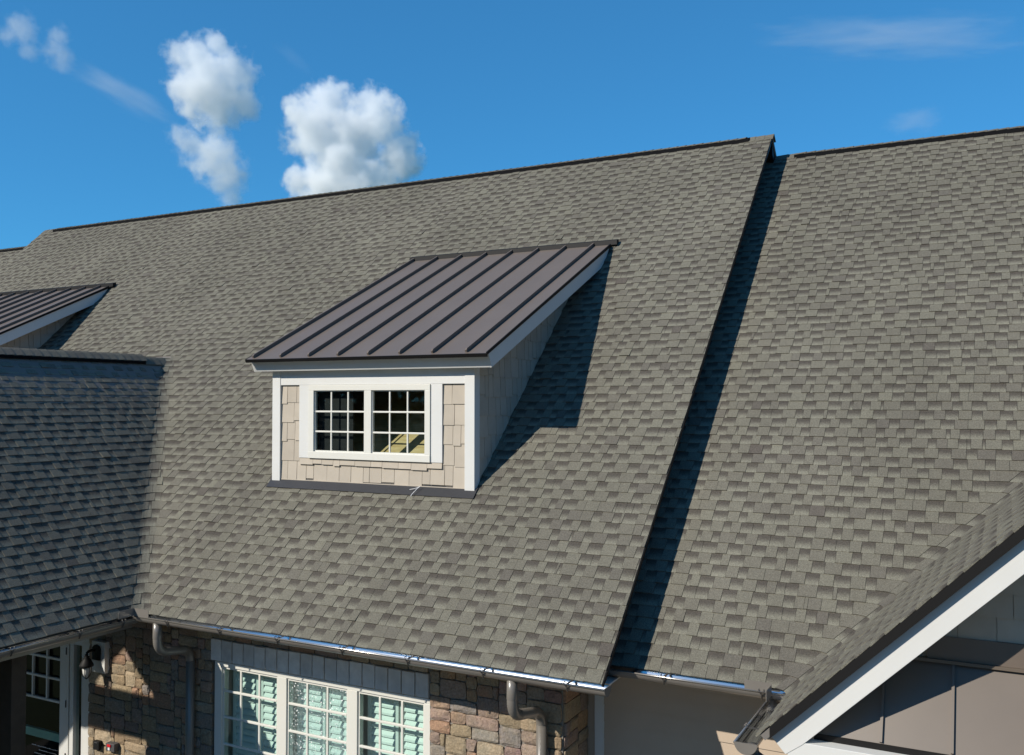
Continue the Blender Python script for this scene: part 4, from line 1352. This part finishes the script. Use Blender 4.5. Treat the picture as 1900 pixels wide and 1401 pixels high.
# ------------------------------------------------------------------ clouds
CLOUD_D = 3000.0
def cloud(label, u0, v0, blobs, dens, nscale, amp, seed, soft=0.22, stretch=1.0, ang=0.0, bias=0.47):
    """a bank of cumulus: a volume whose density follows overlapping puffs broken up by noise"""
    k = CLOUD_D / FPX
    pts = [((u - u0) * k, dp * k, -(v - v0) * k, r * k) for (u, v, r, dp) in blobs]
    mg = 1.3
    import bmesh
    bm = bmesh.new()
    for (x, y, z, r) in pts:
        for a in range(10):
            for b in range(-2, 3):
                th, ph = 2 * PI * a / 10, b * PI / 5
                bm.verts.new((x + r * mg * math.cos(th) * math.cos(ph), y + r * mg * math.sin(th) * math.cos(ph), z + r * mg * math.sin(ph)))
    bmesh.ops.convex_hull(bm, input=bm.verts)
    for v_ in [v for v in bm.verts if not v.link_faces]: bm.verts.remove(v_)
    me = bpy.data.meshes.new("cloud"); bm.to_mesh(me); bm.free()
    m = bpy.data.materials.new("cloud_vapour"); m.use_nodes = True
    nt = m.node_tree
    nt.nodes.remove(nt.nodes["Principled BSDF"])
    tc = nt.nodes.new("ShaderNodeTexCoord")
    # gently warp the space so that the puffs lose their roundness
    wz = noise(nt, nscale * 0.45, 2, 0.5, vec=tc.outputs["Object"])
    wv = nt.nodes.new("ShaderNodeVectorMath"); wv.operation = 'MULTIPLY_ADD'
    nt.links.new(wz.outputs["Color"], wv.inputs[0])
    wamp = 0.55 / nscale
    wv.inputs[1].default_value = (wamp,) * 3
    wv.inputs[2].default_value = (-wamp / 2,) * 3
    ad = nt.nodes.new("ShaderNodeVectorMath"); ad.operation = 'ADD'
    nt.links.new(tc.outputs["Object"], ad.inputs[0]); nt.links.new(wv.outputs[0], ad.inputs[1])
    f = None
    for (x, y, z, r) in pts:
        d = nt.nodes.new("ShaderNodeVectorMath"); d.operation = 'DISTANCE'
        nt.links.new(ad.outputs[0], d.inputs[0]); d.inputs[1].default_value = (x, y, z)
        q = nt.nodes.new("ShaderNodeMath"); q.operation = 'MULTIPLY_ADD'
        nt.links.new(d.outputs["Value"], q.inputs[0]); q.inputs[1].default_value = -1.0 / r; q.inputs[2].default_value = 1.0
        f = q.outputs[0] if f is None else math_(nt, 'MAXIMUM', f, q.outputs[0])
    nz = nt.nodes.new("ShaderNodeTexNoise"); nz.noise_dimensions = '4D'
    nz.inputs["W"].default_value = seed; nz.inputs["Scale"].default_value = nscale
    nz.inputs["Detail"].default_value = 7.0; nz.inputs["Roughness"].default_value = 0.66
    nt.links.new(tc.outputs["Object"], nz.inputs["Vector"])
    g = math_(nt, 'ADD', f, math_(nt, 'MULTIPLY', math_(nt, 'SUBTRACT', nz.outputs[0], bias), amp))
    den = math_(nt, 'MULTIPLY', mapr(nt, g, 0.02, soft + 0.02, 0, 1, True), dens)
    vs = nt.nodes.new("ShaderNodeVolumeScatter")
    vs.inputs["Color"].default_value = (1.0, 1.0, 1.0, 1)
    vs.inputs["Anisotropy"].default_value = 0.0
    nt.links.new(den, vs.inputs["Density"])
    nt.links.new(vs.outputs[0], nt.nodes["Material Output"].inputs["Volume"])
    m.cycles.volume_step_rate = 0.22
    me.materials.append(m)
    o = bpy.data.objects.new("cloud", me); col.objects.link(o)
    c = CAM + pixel_ray(u0, v0) * CLOUD_D
    ca, sa = math.cos(ang), math.sin(ang)
    ax, az = (_r2 * ca + _u2 * sa) * stretch, (_u2 * ca - _r2 * sa)
    o.matrix_world = Matrix(((ax.x, _fw.x, az.x, c.x), (ax.y, _fw.y, az.y, c.y), (ax.z, _fw.z, az.z, c.z), (0, 0, 0, 1)))
    tag(o, label, "cloud", "fair weather clouds")
    return o

cloud("largest bright white cloud, rising behind the ridge line", 655, 265,
      [(585, 230, 60, 0), (650, 244, 66, 10), (702, 232, 52, -5), (694, 190, 34, 5), (608, 184, 38, 0), (742, 288, 46, 10), (630, 312, 62, 0), (600, 345, 58, 5), (690, 338, 52, 10), (655, 352, 60, 0), (560, 335, 34, 0)],
      0.030, 0.016, 2.9, 3.7, 0.62, bias=0.455)
cloud("tall white cloud left of the largest one, its lower half thinner", 395, 150,
      [(392, 165, 74, 0), (432, 135, 46, 5), (365, 110, 44, 0), (345, 165, 36, 0), (405, 196, 44, 0), (328, 100, 28, 0), (402, 85, 28, 5), (452, 190, 34, 0)],
      0.026, 0.018, 2.9, 9.1, 0.70, bias=0.475)
cloud("thin ragged cloud just below the tall cloud", 395, 300,
      [(402, 298, 56, 0), (350, 268, 32, 0), (420, 325, 44, 0), (400, 258, 26, 0), (430, 365, 26, 0), (330, 252, 26, 0)],
      0.017, 0.018, 2.8, 4.4, 0.75, bias=0.49)
cloud("faint wispy cloud scrap in the upper left corner", 36, 62, [(38, 56, 36, 0), (20, 66, 26, 0), (52, 92, 22, 0)], 0.008, 0.022, 2.6, 6.2, 0.8, bias=0.49)
cloud("faint wispy cloud scrap beside the upper left one", 108, 92, [(108, 66, 24, 0), (100, 92, 26, 0), (112, 108, 28, 0)], 0.008, 0.022, 2.6, 2.6, 0.8, bias=0.49)
cloud("pale cirrus streak slanting down between the left clouds", 215, 168, [(215, 168, 26, 0)], 0.0042, 0.022, 2.3, 5.5, 0.8, 4.6, -math.radians(27))
cloud("short pale cirrus streak above and right of the tall cloud", 540, 105, [(540, 105, 17, 0)], 0.0011, 0.03, 1.4, 8.5, 0.8, 3.0, -math.radians(40))
cloud("broad veil of faint cirrus in the upper right sky", 1680, 68, [(1680, 68, 40, 0), (1660, 50, 26, 0)], 0.0032, 0.024, 3.6, 1.5, 1.0, 6.0, math.radians(2))
cloud("small pale cirrus patch just over the right ridge", 1695, 226, [(1695, 226, 28, 0)], 0.0032, 0.03, 2.2, 7.5, 0.9, 2.2, math.radians(8))
